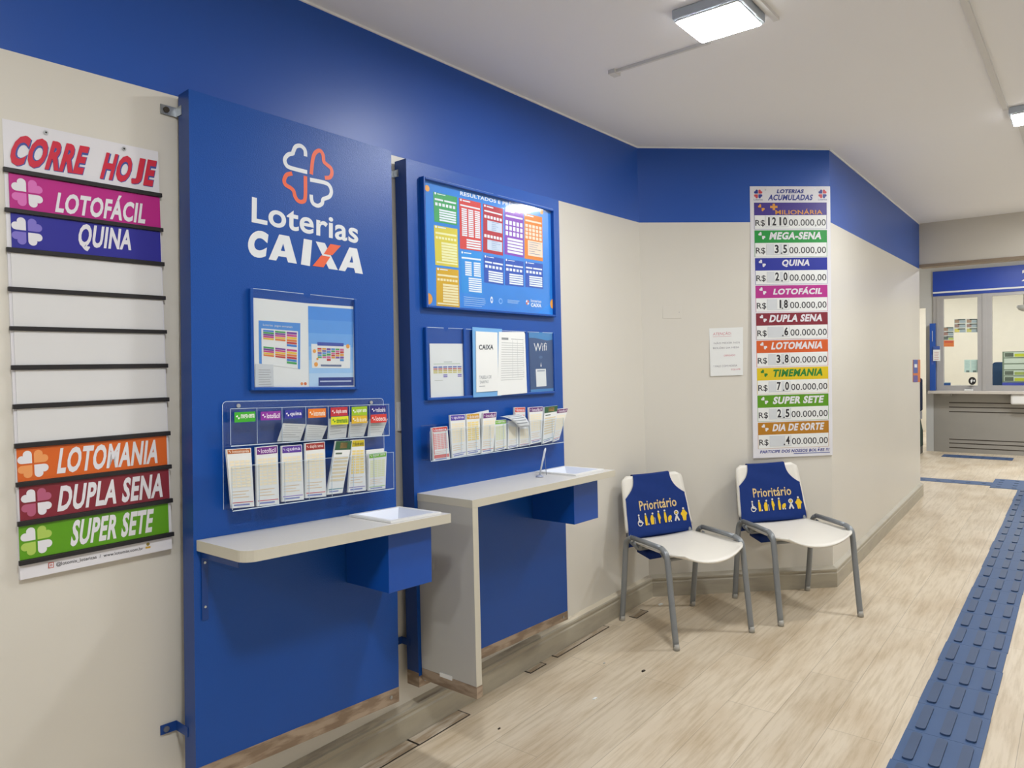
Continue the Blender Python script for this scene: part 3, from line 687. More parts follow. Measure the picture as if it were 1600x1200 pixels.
# right panel: large results poster
pq = [(0.0579,1.8578),(0.8605,1.8632),(0.8473,1.3844),(0.0677,1.3783)]
_, (gx0, gx1, gy0, gy1) = poster_frame(F_P2, pq, 'large blue frame around the results poster on the right panel', rail=0.009, open_top=False, dep=0.022, glare_tilt=(-0.009, 0.011))  # cover sheet tilted in a deeper frame to shift the lamp reflection
M_PB = mat('poster_blue', '#2f86dc', rough=0.3, var=0.22, scale=5)
def results(b, q, w):
    WH = ink('#e8eef4')
    def hdr(cq, n=1):
        b.disc(bil(cq, .08, .035), 0.005, w + 2 * D, WH, 8)
        b.flat(sub(cq, .16, .025, .5, .05), w + 2 * D, WH)
    def bar(cq, s0, t0, s1, t1, m=None):
        b.flat(sub(cq, s0, t0, s1, t1), w + 2 * D, m or WH)
    cards = dict(
        green=('#37a35a', [(0.1256,1.8163),(0.2516,1.8170),(0.2479,1.7074),(0.1279,1.7057)]), yellow=('#dccb3f', [(0.1252,1.6926),(0.2490,1.6944),(0.2505,1.5451),(0.1279,1.5445)]),
        gold=('#d8a914', [(0.1314,1.5354),(0.2502,1.5364),(0.2517,1.3891),(0.1280,1.3903)]), red=('#d6413c', [(0.2622,1.8171),(0.3851,1.8169),(0.3845,1.6228),(0.2613,1.6205)]),
        sky=('#2390de', [(0.2626,1.6126),(0.3842,1.6156),(0.3855,1.4500),(0.2620,1.4509)]), crimson=('#b52a38', [(0.4000,1.8164),(0.5200,1.8142),(0.5140,1.6201),(0.3932,1.6214)]),
        purple=('#8743b4', [(0.5304,1.8159),(0.6528,1.8172),(0.6490,1.6258),(0.5237,1.6279)]), orange=('#e6852a', [(0.6589,1.8181),(0.7831,1.8186),(0.7813,1.6240),(0.6539,1.6237)]),
        navy1=('#2350b2', [(0.3954,1.6097),(0.5174,1.6081),(0.5144,1.4981),(0.3952,1.5009)]), navy2=('#2350b2', [(0.5249,1.6089),(0.6474,1.6090),(0.6455,1.5006),(0.5230,1.5000)]), navy3=('#2350b2', [(0.6555,1.6111),(0.7798,1.6120),(0.7791,1.5028),(0.6556,1.5020)]))
    for k, (cl, cq) in cards.items():
        b.flat(cq, w + D, ink(cl)); hdr(cq)
        pale = {'yellow': ink('#f0ecb0'), 'gold': ink('#f2e4b0'), 'orange': ink('#f0d8c0')}.get(k)
        if k in ('green', 'navy1', 'navy2', 'navy3'):
            bar(cq, .05, .2, .4, .26); bar(cq, .45, .2, .95, .26)
            n = 6 if k == 'green' else 5
            for i in range(n): bar(cq, .06 + i * .9 / n, .34, .06 + (i + .68) * .9 / n, .44)
            for i in range(5): bar(cq, .22, .54 + i * .085, .95, .54 + i * .085 + .06)
        elif k in ('yellow', 'gold'):
            bar(cq, .05, .16, .95, .21, pale)
            for i in range(7): bar(cq, .05 + i * .13, .27, .05 + i * .13 + .1, .33, pale)
            for i in range(7): bar(cq, .28, .40 + i * .07, .95, .40 + i * .07 + .055, pale)
            bar(cq, .05, .9, .95, .94, pale)
        elif k == 'red':
            bar(cq, .05, .12, .95, .15)
            for c_ in range(3):
                for i in range(14): bar(cq, .1 + c_ * .3, .19 + i * .04, .34 + c_ * .3, .19 + i * .04 + .028)
            for i in range(4): bar(cq, .3, .79 + i * .05, .95, .79 + i * .05 + .032)
        elif k == 'sky':
            bar(cq, .05, .14, .95, .18)
            for i in range(7):
                bar(cq, .2, .24 + i * .05, .5, .24 + i * .05 + .036); bar(cq, .6, .24 + i * .05, .92, .24 + i * .05 + .036)
            for i in range(7): bar(cq, .35, .62 + i * .05, .95, .62 + i * .05 + .034)
        elif k == 'crimson':
            bar(cq, .05, .12, .95, .15)
            for h_ in (.22, .62):
                for i in range(6): bar(cq, .05 + i * .155, h_, .05 + i * .155 + .11, h_ + .06)
                bar(cq, .2, h_ + .1, .95, h_ + .31, ink('#c9d6e6'))
                for i in range(5): bar(cq, .42, h_ + .115 + i * .04, .62 + random.random() * .3, h_ + .125 + i * .04, ink('#5a86c4'))
        elif k == 'purple':
            bar(cq, .05, .12, .95, .16)
            for r_ in range(3):
                for i in range(5): bar(cq, .05 + i * .19, .24 + r_ * .12, .05 + i * .19 + .13, .24 + r_ * .12 + .09)
            for i in range(5): bar(cq, .15, .62 + i * .07, .95, .62 + i * .07 + .05)
        elif k == 'orange':
            bar(cq, .05, .13, .95, .17, pale)
            for r_ in range(4):
                for i in range(5): bar(cq, .05 + i * .19, .23 + r_ * .085, .05 + i * .19 + .14, .23 + r_ * .085 + .065, pale)
            bar(cq, .18, .58, .98, .92, pale)
            for i in range(6): bar(cq, .25, .61 + i * .05, .55 + random.random() * .35, .622 + i * .05, ink('#5a86c4'))
    b.text('RESULTADOS E PRÊMIOS', [(0.2690,1.8471),(0.6551,1.8526),(0.6524,1.8331),(0.2684,1.8279)], w + 2 * D, WH, bold=0.03)
    lines(b, [(0.2633,1.4395),(0.4179,1.4377),(0.4165,1.3985),(0.2636,1.3990)], w + D, 5, ink('#bcd6f0'), .22)
    b.disc((0.4375,1.4329), 0.008, w + D, WH, 12, 0.014); b.disc((0.4375,1.4329), 0.004, w + 2 * D, M_PB, 12, 0.006)
    b.disc((0.4925,1.4314), 0.012, w + D, ink('#8fbdf0'), 14); b.disc((0.4925,1.4314), 0.008, w + 2 * D, M_PB, 14)
    lines(b, [(0.5285,1.4417),(0.6254,1.4414),(0.6248,1.4255),(0.5279,1.4261)], w + D, 3, ink('#bcd6f0'), .3)
    cq = [(0.6488,1.4537),(0.6863,1.4535),(0.6851,1.4193),(0.6476,1.4192)]
    b.clover(bil(cq, .5, .5), 0.0115, w + D, [WH, ink('#e8764a'), ink('#e8764a'), WH])
    b.text('loterias', [(0.6914,1.4525),(0.7634,1.4518),(0.7629,1.4400),(0.6909,1.4396)], w + D, WH, bold=.01)
    b.text('CAIXA', [(0.6908,1.4357),(0.7628,1.4360),(0.7622,1.4203),(0.6902,1.4190)], w + D, WH, bold=.05)
    OR = ink('#f0a23c')
    for c_, r_ in (((0.0956,1.8238), .012), ((0.7797,1.8431), .012)):
        b.disc(c_, r_, w + D, OR, 18)
    for c_, r_, s_ in (((0.0880,1.4157), .021, 1), ((0.8495,1.4397), .022, -1)):
        b.flat([(c_[0] + s_ * r_ * math.cos(math.radians(-90 + k * 12)), c_[1] + r_ * math.sin(math.radians(-90 + k * 12))) for k in range(16)], w + D, OR)
paper(F_P2, 'results_poster', R(gx0 + 0.009, gy0 + 0.009, gx1 - 0.009, gy1 - 0.009), 0.0045, M_PB, 'blue lottery results poster with coloured tables in the large frame', 'poster', draw=results)

# row of three holders below the poster
tq = [(0.0611,1.3063),(0.8489,1.3135),(0.8454,1.0487),(0.0678,1.0315)]
N1 = (0.1699,1.2994)[0]; N3 = (0.7483,1.3095)[0]
cx = [(0.0741,1.1793)[0], (0.2609,1.1787)[0], (0.2771,1.1786)[0], (0.4729,1.1780)[0], (0.6571,1.1774)[0], (0.8357,1.1768)[0]]
tt, (hx0, hx1, hy0, hy1) = poster_frame(F_P2, tq, 'wide low blue frame with three paper holders under the results poster', notch=[(cx[0], cx[1], N1), (cx[2], cx[4] - 0.01, None), (cx[4], cx[5], N3)])
for k in (1, 4):
    xx = (cx[k] + (cx[k + 1] if k == 1 else cx[k] - 0.02)) / 2
    b = MB(); b.box(xx - 0.006, xx + 0.006, hy0 + 0.010, hy1, 0.003, 0.013, M_PANEL); b.build('divider', tt, bevel=0.002)
def sched(b, q, w):
    cols = ['#5a6fb8', '#c06a6a', '#c8b45a', '#d0c878']
    b.flat(sub(q, .4, .325, .65, .335), w + D, ink('#9aa8a0')); b.flat(sub(q, .1, .36, .9, .37), w + D, ink('#a8c0a0'))
    for c_ in range(6):
        for r_ in range(4):
            b.flat(sub(q, .09 + c_ * .145, .41 + r_ * .033, .21 + c_ * .145, .41 + r_ * .033 + .022), w + D, ink(cols[r_]))
        if c_ in (2, 5):
            for r_ in range(2): b.flat(sub(q, .09 + c_ * .145, .555 + r_ * .03, .21 + c_ * .145, .575 + r_ * .03), w + D, ink('#7a70b8'))
    b.flat(sub(q, .12, .655, .36, .662), w + D, ink('#b0b4a8'))
paper(F_P2, 'schedule_sheet', [(0.0884,1.2502),(0.2642,1.2526),(0.2647,1.0414),(0.0890,1.0413)], 0.0045, M_PAPER, 'white sheet with a small coloured schedule in the left holder of three', 'sheet', draw=sched)
t = thing('tariff_booklet', F_P2, ((0.3714,1.0455)[0], (0.3714,1.0455)[1], 0.014), 'tariff booklet in a light blue edged clear sleeve in the middle holder', 'booklet')
b = MB(); b.prism([(0.3098,1.3181),(0.4861,1.3161),(0.4721,1.0417),(0.3058,1.0426)], 0.0142, 0.0152, mat('sleeve_blue', '#6fa8dc', rough=0.3)); b.build('sleeve', t)
b = MB(); cq = [(0.3261,1.3021),(0.4542,1.3008),(0.4492,1.0634),(0.3218,1.0621)]; b.prism(cq, 0.0154, 0.0180, M_PAPER)
b.text('CAIXA', [(0.3418,1.2495),(0.4280,1.2508),(0.4256,1.2306),(0.3411,1.2292)], 0.0184, ink('#3f4650'), bold=0.03)
b.text('TABELA DE', [(0.3392,1.1262),(0.4111,1.1278),(0.4107,1.1155),(0.3387,1.1125)], 0.0184, ink('#8a9298'))
b.text('TARIFAS', [(0.3401,1.1070),(0.3922,1.1081),(0.3918,1.0970),(0.3397,1.0944)], 0.0184, ink('#8a9298'))
b.flat([(0.3378,1.0862),(0.3718,1.0864),(0.3717,1.0842),(0.3377,1.0835)], 0.0184, ink('#9aa0a6'))
b.build('cover_page', t)
def plist(b, q, w):
    b.flat(sub(q, .1, .085, .35, .12), w + D, ink('#8a8f92'))
    lines(b, sub(q, .1, .15, .95, .78), w + D, 17, ink('#b4b8b8'), .22, 0, 1, .12)
    for s_ in (.5, .68, .9): b.flat(sub(q, s_, .12, s_ + .012, .74), w + D, ink('#c4c8c8'))
    b.flat(sub(q, .45, .1, .93, .107), w + D, ink('#8a8f92'))
pl = [(0.4645,1.3034),(0.6246,1.3080),(0.6318,1.3011),(0.6366,1.0484),(0.4469,1.0443)]
b = MB(); b.prism(pl, 0.0150, 0.0168, M_PAPER); plist(b, [pl[0], pl[2], pl[3], pl[4]], 0.0168)
tag(b.build('price_list', fr=F_P2), 'white printed price list hanging over the middle holder, right of the booklet', 'sheet')
def wifi(b, q, w):
    b.flat(sub(q, 0, 0, 1, .09), w + D, ink('#3f86c0'))
    hill = [bil(q, 0, .09), bil(q, .0, .055), bil(q, .25, .07), bil(q, .5, .11), bil(q, .75, .14), bil(q, 1, .12), bil(q, 1, .085)]
    b.flat([bil(q, 0, .085), bil(q, 1, .085), bil(q, 1, .12), bil(q, .75, .14), bil(q, .5, .115), bil(q, .25, .095)], w + D, ink('#3f86c0'))
    b.text('Wifi', [(0.7037,1.2628),(0.7961,1.2656),(0.7928,1.2312),(0.7043,1.2255)], w + D, M_PAPER)
    c_ = bil(q, .47, .46)
    for r_ in (.006, .011, .016):
        b.ribbon([(c_[0] + r_ * math.cos(math.radians(a)), c_[1] + r_ * math.sin(math.radians(a))) for a in (145, 118, 90, 62, 35)], 0.0015, w + D, ink('#6f92bc'))
    b.disc(bil(q, .47, .56), 0.004, w + D, M_PAPER, 12, 0.006); b.disc(bil(q, .47, .53), 0.0015, w + D, M_PAPER, 8, 0.006)
    b.flat([(0.7131,1.1496),(0.7848,1.1501),(0.7871,1.0740),(0.7161,1.0723)], w + D, M_PAPER)
    b.flat([(0.7226,1.1441),(0.7757,1.1447),(0.7755,1.1392),(0.7224,1.1386)], w + 2 * D, ink('#9aa4b0'))
    b.flat(sub(q, 0, .955, 1, 1), w + D, ink('#3f86c0'))
paper(F_P2, 'wifi_notice', [(0.6710,1.3076),(0.8424,1.3124),(0.8369,1.0514),(0.6750,1.0495)], 0.0045, ink('#34527f'), 'slate blue wireless network notice in the right holder of three', 'notice', draw=wifi)

# ------------------------------------------------------------------ clear slip racks
def slip(fr, q, w, head, word, label, grp, style='grid', th=0.006, curl=0.0, foot='#c04a5a', name='betting_slip', wt=0.0, wc='#f0e8f0', hh=.13):
    # a small stack of printed slips standing in a pocket: quad tl, tr, br, bl; curl bends the top forward
    b = MB()
    n = 6 if curl or wt else 1
    def P(s, t, dz): 
        x_, y_ = bil(q, s, t); return (x_, y_, w + wt * (1 - t) + curl * (1 - t) ** 2 + dz)
    m = M_PAPER
    for k in range(n):
        t0, t1 = k / n, (k + 1) / n
        b.poly([P(0, t1, th), P(1, t1, th), P(1, t0, th), P(0, t0, th)], m)
        b.poly([P(0, t0, 0), P(1, t0, 0), P(1, t1, 0), P(0, t1, 0)], m)
        b.poly([P(0, t0, 0), P(0, t1, 0), P(0, t1, th), P(0, t0, th)], m); b.poly([P(1, t1, 0), P(1, t0, 0), P(1, t0, th), P(1, t1, th)], m)
    b.poly([P(0, 0, 0), P(0, 0, th), P(1, 0, th), P(1, 0, 0)], m); b.poly([P(0, 1, th), P(0, 1, 0), P(1, 1, 0), P(1, 1, th)], m)
    def rect(s0, t0, s1, t1, mm, e=1):
        k = max(1, int((t1 - t0) * 8)) if (curl or wt) else 1
        for i in range(k):
            a, c = t0 + (t1 - t0) * i / k, t0 + (t1 - t0) * (i + 1) / k
            b.poly([P(s0, c, th + e * D), P(s1, c, th + e * D), P(s1, a, th + e * D), P(s0, a, th + e * D)], mm)
    if style in ('grid', 'red', 'green', 'yellow'):
        tint = {'grid': '#f0e5c8', 'red': '#e8a8a8', 'green': '#dfe3b8', 'yellow': '#f0d98c'}[style]
        if head:
            rect(.03, .01, .97, hh, ink(head))
            if word:
                hq = [P(.22, hh * .25, 0)[:2], P(.9, hh * .25, 0)[:2], P(.9, hh * .85, 0)[:2], P(.22, hh * .85, 0)[:2]]
                b.text(word, hq, P(.5, hh * .5, th + 2 * D)[2], ink(wc), bold=0.01)
                cc = P(.12, hh * .5, 0); b.clover(cc[:2], 0.0035, P(.5, hh * .5, th + 2 * D)[2], [ink(wc), ink(head), ink(head), ink(wc)])
        rows = 9
        for i in range(rows):
            for j in range(4 if style != 'yellow' else 3):
                t0 = .2 + i * .052
                rect(.08 + j * (.86 / (4 if style != 'yellow' else 3)), t0, .08 + (j + .85) * (.86 / (4 if style != 'yellow' else 3)), t0 + .038, ink(tint))
        for i in range(3): rect(.08, .72 + i * .05, .8 - .15 * (i % 2), .728 + i * .05, ink('#e0b878' if style != 'red' else '#d88a8a'))
        rect(.04, .905, .96, .918, ink(foot))
        if style == 'red': rect(.04, .82, .96, .9, ink('#d87878')); rect(.04, .16, .09, .8, ink('#d87878'))
        rect(.1, .94, .8, .965, ink('#7a86c0'))
    elif style == 'receipt':
        for i in range(6): rect(.1, .1 + i * .13, .9 - .2 * (i % 3 == 1), .118 + i * .13, ink('#a4a9ae'))
    elif style == 'photo':
        rect(.0, .0, 1, .17, ink('#2c5a3a')); rect(.3, .03, .75, .14, ink('#c9a46a'))
        rect(.1, .22, .5, .25, ink('#5a6a5a'))
        for i in range(7): rect(.06, .3 + i * .07, .94, .34 + i * .07, ink('#dccfb0'))
        rect(.04, .9, .96, .915, ink('#4a90a0')); rect(.1, .94, .7, .96, ink('#7a86c0'))
    return tag(b.build(name, fr=fr), label, 'slips', grp)
# --- left rack
bw0 = 0.004
bp = [(0.0863,1.0374),(0.6443,1.0381),(0.6655,0.7296),(0.0797,0.7349)]
fx0, fx1 = (bp[0][0] + bp[3][0]) / 2, (0.6518,0.9611)[0]
vt = (0.3391,1.0364)[1]; vb = (0.3132,0.7361)[1]
t1f, t1b = (0.3416,1.0161)[1], (0.3401,0.9124)[1]      # upper pocket front
l1f = (0.3117,0.8572)[1]                                      # top of lower pocket front
rk = thing('slip_rack', F_P1, ((fx0 + fx1) / 2, vb, bw0), 'clear two tier acrylic rack of slips under the frame on the clover panel', 'rack', 'clear slip racks')
b = MB(); b.prism(rounded(fx0, vb, fx1, vt, 0.012, corners=(0, 0, 1, 1)), bw0, bw0 + 0.002, M_ACR); b.build('back_plate', rk)
b = MB(); b.ribbon([p for p in rounded(fx0, vb, fx1, vt, 0.012, corners=(0, 0, 1, 1))][1:] + [(fx0, vb)], 0.0016, bw0 + 0.0024, M_ACRE, sub_=1); b.build('plate_edge', rk)
def pocket_row(rk, x0, x1, y0, y1, w, n, slant=0.0):
    b = MB(); b.flat(R(x0, y0, x1, y1), w, M_ACR); b.build('front_plate', rk)
    b = MB(); b.box(x0, x1, y0, y0 + 0.002, bw0 + 0.003, w - 0.0003, M_ACR); b.build('pocket_floor', rk)
    b = MB()
    b.ribbon([(x0, y1), (x1, y1)], 0.0013, w + 0.0004, M_ACRE); b.build('front_edge', rk)
    b = MB(); b.box(x0, x1, y0 - 0.0012, y0 + 0.0014, w - 0.0006, w + 0.0004, M_ACRE); b.build('front_edge', rk)
    for k in range(n + 1):
        xx = x0 + (x1 - x0) * k / n
        b = MB(); b.poly([(xx, y0 + 0.003, bw0 + 0.003), (xx, y0 + 0.003, w - 0.001), (xx, y1, w - 0.001), (xx, y1, bw0 + 0.003)], M_ACR)
        b.box(xx - 0.0006, xx + 0.0006, y0 + 0.003, y1, w - 0.0022, w - 0.0010, M_ACRE); b.build('divider', rk)
pocket_row(rk, fx0 + 0.008, fx1, t1b, t1f, 0.036, 7)
pocket_row(rk, fx0, fx1, vb, l1f, 0.056, 7)
for q in ((0.1294,1.0236), (0.5986,1.0236)):
    b = MB(); b.prism([(q[0] + 0.006 * math.cos(a * math.pi / 5), q[1] + 0.006 * math.sin(a * math.pi / 5)) for a in range(10)], bw0 + 0.0022, bw0 + 0.006, M_SCREW); b.build('screw', rk)
WL = 0.037
for q, cl, wd_, wc in (([(0.1013,1.0058),(0.1646,1.0068),(0.1643,0.9785),(0.1009,0.9775)], '#3fae2e', 'mega-sena', '#eef4ea'), ([(0.1808,1.0051),(0.2446,1.0063),(0.2442,0.9801),(0.1804,0.9808)], '#8d2f9e', 'lotofácil', '#f2e6f4'),
                      ([(0.2582,1.0071),(0.3171,1.0079),(0.3167,0.9830),(0.2579,0.9827)], '#35349a', 'quina', '#ecebf6'), ([(0.3380,1.0092),(0.4010,1.0095),(0.4006,0.9819),(0.3376,0.9816)], '#e8802a', 'lotomania', '#f8ead8'),
                      ([(0.4186,1.0110),(0.4819,1.0120),(0.4815,0.9843),(0.4181,0.9839)], '#c0303a', 'dupla sena', '#f6e0e2'), ([(0.4196,0.9819),(0.4847,0.9829),(0.4842,0.9572),(0.4192,0.9574)], '#dede22', 'timemania', '#3a8a30'),
                      ([(0.4980,1.0109),(0.5589,1.0121),(0.5584,0.9831),(0.4975,0.9831)], '#9cc020', 'super sete', '#f4f8e4'), ([(0.4975,0.9825),(0.5584,0.9824),(0.5580,0.9581),(0.4971,0.9580)], '#dcb22a', 'dia de sorte', '#faf2d6'),
                      ([(0.5732,1.0118),(0.6372,1.0123),(0.6367,0.9867),(0.5728,0.9860)], '#28297e', '+milionária', '#e6e6f2'), ([(0.5736,0.9839),(0.6385,0.9846),(0.6380,0.9569),(0.5731,0.9568)], '#d23a34', 'loteca', '#f8e2e0')):
    b = MB(); b.prism(q, WL, WL + 0.0008, ink(cl))
    b.text(wd_, sub(q, .3, .22, .95, .8), WL + 0.0012, ink(wc), bold=0.02)
    c_ = bil(q, .16, .5); b.clover(c_, 0.0062, WL + 0.0012, [ink(wc), ink(cl), ink(cl), ink(wc)])
    b.build('label_tag', rk)
for q, lb, cu in (([(0.2579,0.9691),(0.3347,0.9634),(0.3217,0.9133),(0.2449,0.9161)], 'curled receipt slip under the blue tag in the upper tier of the left rack', .0),
                  ([(0.3383,0.9620),(0.4111,0.9550),(0.3983,0.9132),(0.3347,0.9132)], 'curled receipt slip under the orange tag in the upper tier of the left rack', .0),
                  ([(0.4176,0.9767),(0.4897,0.9780),(0.4887,0.9146),(0.4181,0.9101)], 'white receipt slip behind the yellow tag in the upper tier', .0),
                  ([(0.4951,0.9632),(0.5686,0.9630),(0.5593,0.9147),(0.4967,0.9141)], 'white receipt slip under the gold tag in the upper tier', .0),
                  ([(0.5737,0.9696),(0.6501,0.9681),(0.6332,0.9120),(0.5745,0.9125)], 'white receipt slip under the red tag at the right end of the upper tier', .0)):
    slip(F_P1, q, 0.016, None, None, lb, 'receipt slips in the upper tier', 'receipt', th=0.002, wt=0.012, name='receipt_slip')
for q, hd, wd_, st, ft, lb, wc in (
        ([(0.0702,0.9057),(0.1426,0.9048),(0.1506,0.7402),(0.0838,0.7430)], '#b86a3a', 'lotomania', 'grid', '#c04a5a', 'slips with a brown orange header, leftmost in the lower tier of the left rack', '#f4e4d4'),
        ([(0.1578,0.9056),(0.2258,0.9070),(0.2288,0.7368),(0.1595,0.7390)], '#6f2c86', 'lotofácil', 'grid', '#c8506a', 'slips with a purple header, second in the lower tier of the left rack', '#efe0f4'),
        ([(0.2392,0.9038),(0.3064,0.9037),(0.3111,0.7401),(0.2383,0.7422)], '#5b3a9c', 'quina', 'grid', '#8a6ac0', 'slips with a violet header, third in the lower tier of the left rack', '#e8e2f4'),
        ([(0.3179,0.9067),(0.3867,0.9075),(0.3893,0.7402),(0.3162,0.7432)], '#9c3330', 'dupla sena', 'grid', '#c84a5a', 'slips with a dark red header, fourth in the lower tier of the left rack', '#f2dcd4'),
        ([(0.4284,0.9069),(0.4881,0.9040),(0.4491,0.7442),(0.3924,0.7449)], '', '', 'photo', '#4a90a0', 'leaning slips with a green photo header in the lower tier of the left rack', '#ffffff'),
        ([(0.4882,0.9066),(0.5370,0.9057),(0.5400,0.7419),(0.4711,0.7430)], '#c8b420', 'dia de sorte', 'yellow', '#7a60b0', 'slips with yellow columns, sixth in the lower tier of the left rack', '#4a4a30'),
        ([(0.5512,0.8593),(0.6247,0.8608),(0.6173,0.7402),(0.5483,0.7403)], '#74b83a', 'super sete', 'green', '#7ab83a', 'short slips with a green header at the right end of the lower tier', '#f0f6e4')):
    slip(F_P1, q, 0.042 if 'short' not in lb else 0.045, hd or None, wd_, lb, 'slips in the lower tier of the left rack', st, foot=ft, wc=wc, th=0.008, hh=.13 if 'leftmost' not in lb else .08)
slip(F_P1, [(0.5546,0.8692),(0.6266,0.8704),(0.6243,0.7418),(0.5558,0.7424)], 0.030, None, None, 'plain white slips standing behind the short green headed ones', 'slips in the lower tier of the left rack', 'plain', th=0.006)

# --- right rack
ra = [(0.0348,0.8188),(0.8421,0.8263)]
rx0, rx1 = ra[0][0], ra[1][0]; ry0 = (ra[0][1] + ra[1][1]) / 2
ryt = ((0.1388,0.9265)[1] + (0.5925,0.9354)[1]) / 2
bw0 = 0.004
rk2 = thing('slip_rack', F_P2, ((rx0 + rx1) / 2, ry0, bw0), 'clear single tier acrylic rack of slips above the right counter', 'rack', 'clear slip racks')
b = MB(); b.prism(R(rx0, ry0, rx1, ryt + 0.02), bw0, bw0 + 0.002, M_ACR); b.build('back_plate', rk2)
pocket_row(rk2, rx0, rx1, ry0, ryt, 0.055, 10)
for q, hd, wd_, st, ft, lb, wt, w_ in (
        ([(0.0491,0.9420),(0.1277,0.9426),(0.1379,0.8189),(0.0546,0.8194)], '#c83c34', 'loteca', 'red', '#c8404a', 'red printed slips at the left end of the right rack', 0, .040),
        ([(0.1435,0.9829),(0.2233,0.9814),(0.2247,0.8247),(0.1496,0.8208)], '#5142a8', 'quina', 'grid', '#6a70c0', 'slips with a violet blue header, second from the left in the right rack', 0, .040),
        ([(0.2309,0.9820),(0.3037,0.9812),(0.3046,0.8264),(0.2285,0.8243)], '#d0a02e', 'dia de sorte', 'yellow', '#6a70c0', 'slips with a gold header, third from the left in the right rack', 0, .040),
        ([(0.3243,0.9800),(0.4042,0.9800),(0.3789,0.8247),(0.3093,0.8233)], '#6b2577', 'lotofácil', 'grid', '#c84a4a', 'leaning slips with a purple header beside the gold headed ones', 0, .040),
        ([(0.3922,0.9474),(0.4622,0.9464),(0.4598,0.8294),(0.3888,0.8249)], '#7cb843', 'super sete', 'green', '#c8b040', 'short slips with a light green header in the right rack', 0, .040),
        ([(0.4741,0.9428),(0.5333,0.9305),(0.5351,0.8299),(0.4665,0.8265)], '', '', 'grid', '#5a60a0', 'plain slips under the curled grey receipts in the right rack', 0, .040),
        ([(0.5355,0.9921),(0.6060,0.9898),(0.6041,0.8346),(0.5369,0.8319)], '#d0605a', 'loteca', 'red', '#c8404a', 'tall red headed slips standing behind the curled receipts', 0, .022),
        ([(0.5436,0.9183),(0.6026,0.9172),(0.6134,0.8315),(0.5404,0.8294)], '', '', 'grid', '#c84a5a', 'plain slips right of the curled grey receipts in the right rack', 0, .040),
        ([(0.6079,0.9887),(0.7043,0.9875),(0.6892,0.8368),(0.6162,0.8325)], '#5f2570', 'lotofácil', 'grid', '#a04a8a', 'tall slips with a dark purple header, third from the right in the right rack', 0, .040),
        ([(0.7159,0.9845),(0.8105,0.9866),(0.7677,0.8361),(0.6966,0.8272)], '', '', 'photo', '#4a90a0', 'slips with a green photo header, second from the right end of the right rack', 0, .040),
        ([(0.8028,0.9710),(0.8878,0.9716),(0.8141,0.8353),(0.7734,0.8295)], '#6b2560', 'lotofácil', 'grid', '#c84a4a', 'leaning purple headed slips at the right end of the right rack', 0, .040)):
    slip(F_P2, q, w_, hd or None, wd_, lb, 'slips in the right rack', st, foot=ft, th=0.008)
slip(F_P2, [(0.2944,0.9809),(0.3814,0.9887),(0.3946,0.8447),(0.3052,0.8364)], 0.020, None, None, 'plain white slips standing behind the gold headed ones in the right rack', 'slips in the right rack', 'plain', th=0.006)
# curled receipts lying over the front edge
b = MB()
def curl_fn(s, t):
    a = math.radians(150 - 170 * t)
    q = [(0.4301,0.9599),(0.5497,0.9642),(0.5840,0.9113),(0.5096,0.9125)]
    x_, y_ = bil(q, s, t)
    return (x_, y_ + 0.010 * math.sin(math.pi * t), 0.040 + 0.030 * t + 0.008 * math.sin(math.pi * t))
b.grid(curl_fn, 3, 8, M_PAPER2, thick=(0, 0, 0.0015))
for i in range(5):
    b.grid(lambda s, t, i=i: tuple(Vector(curl_fn(.1 + .8 * s, .1 + i * .17 + .05 * t)) + Vector((0, 0.0006, 0.0022))), 3, 1, ink('#7f868e'))
tag(b.build('receipt_slip', fr=F_P2), 'grey printed receipts curled over the front of the right rack', 'slips', 'slips in the right rack')

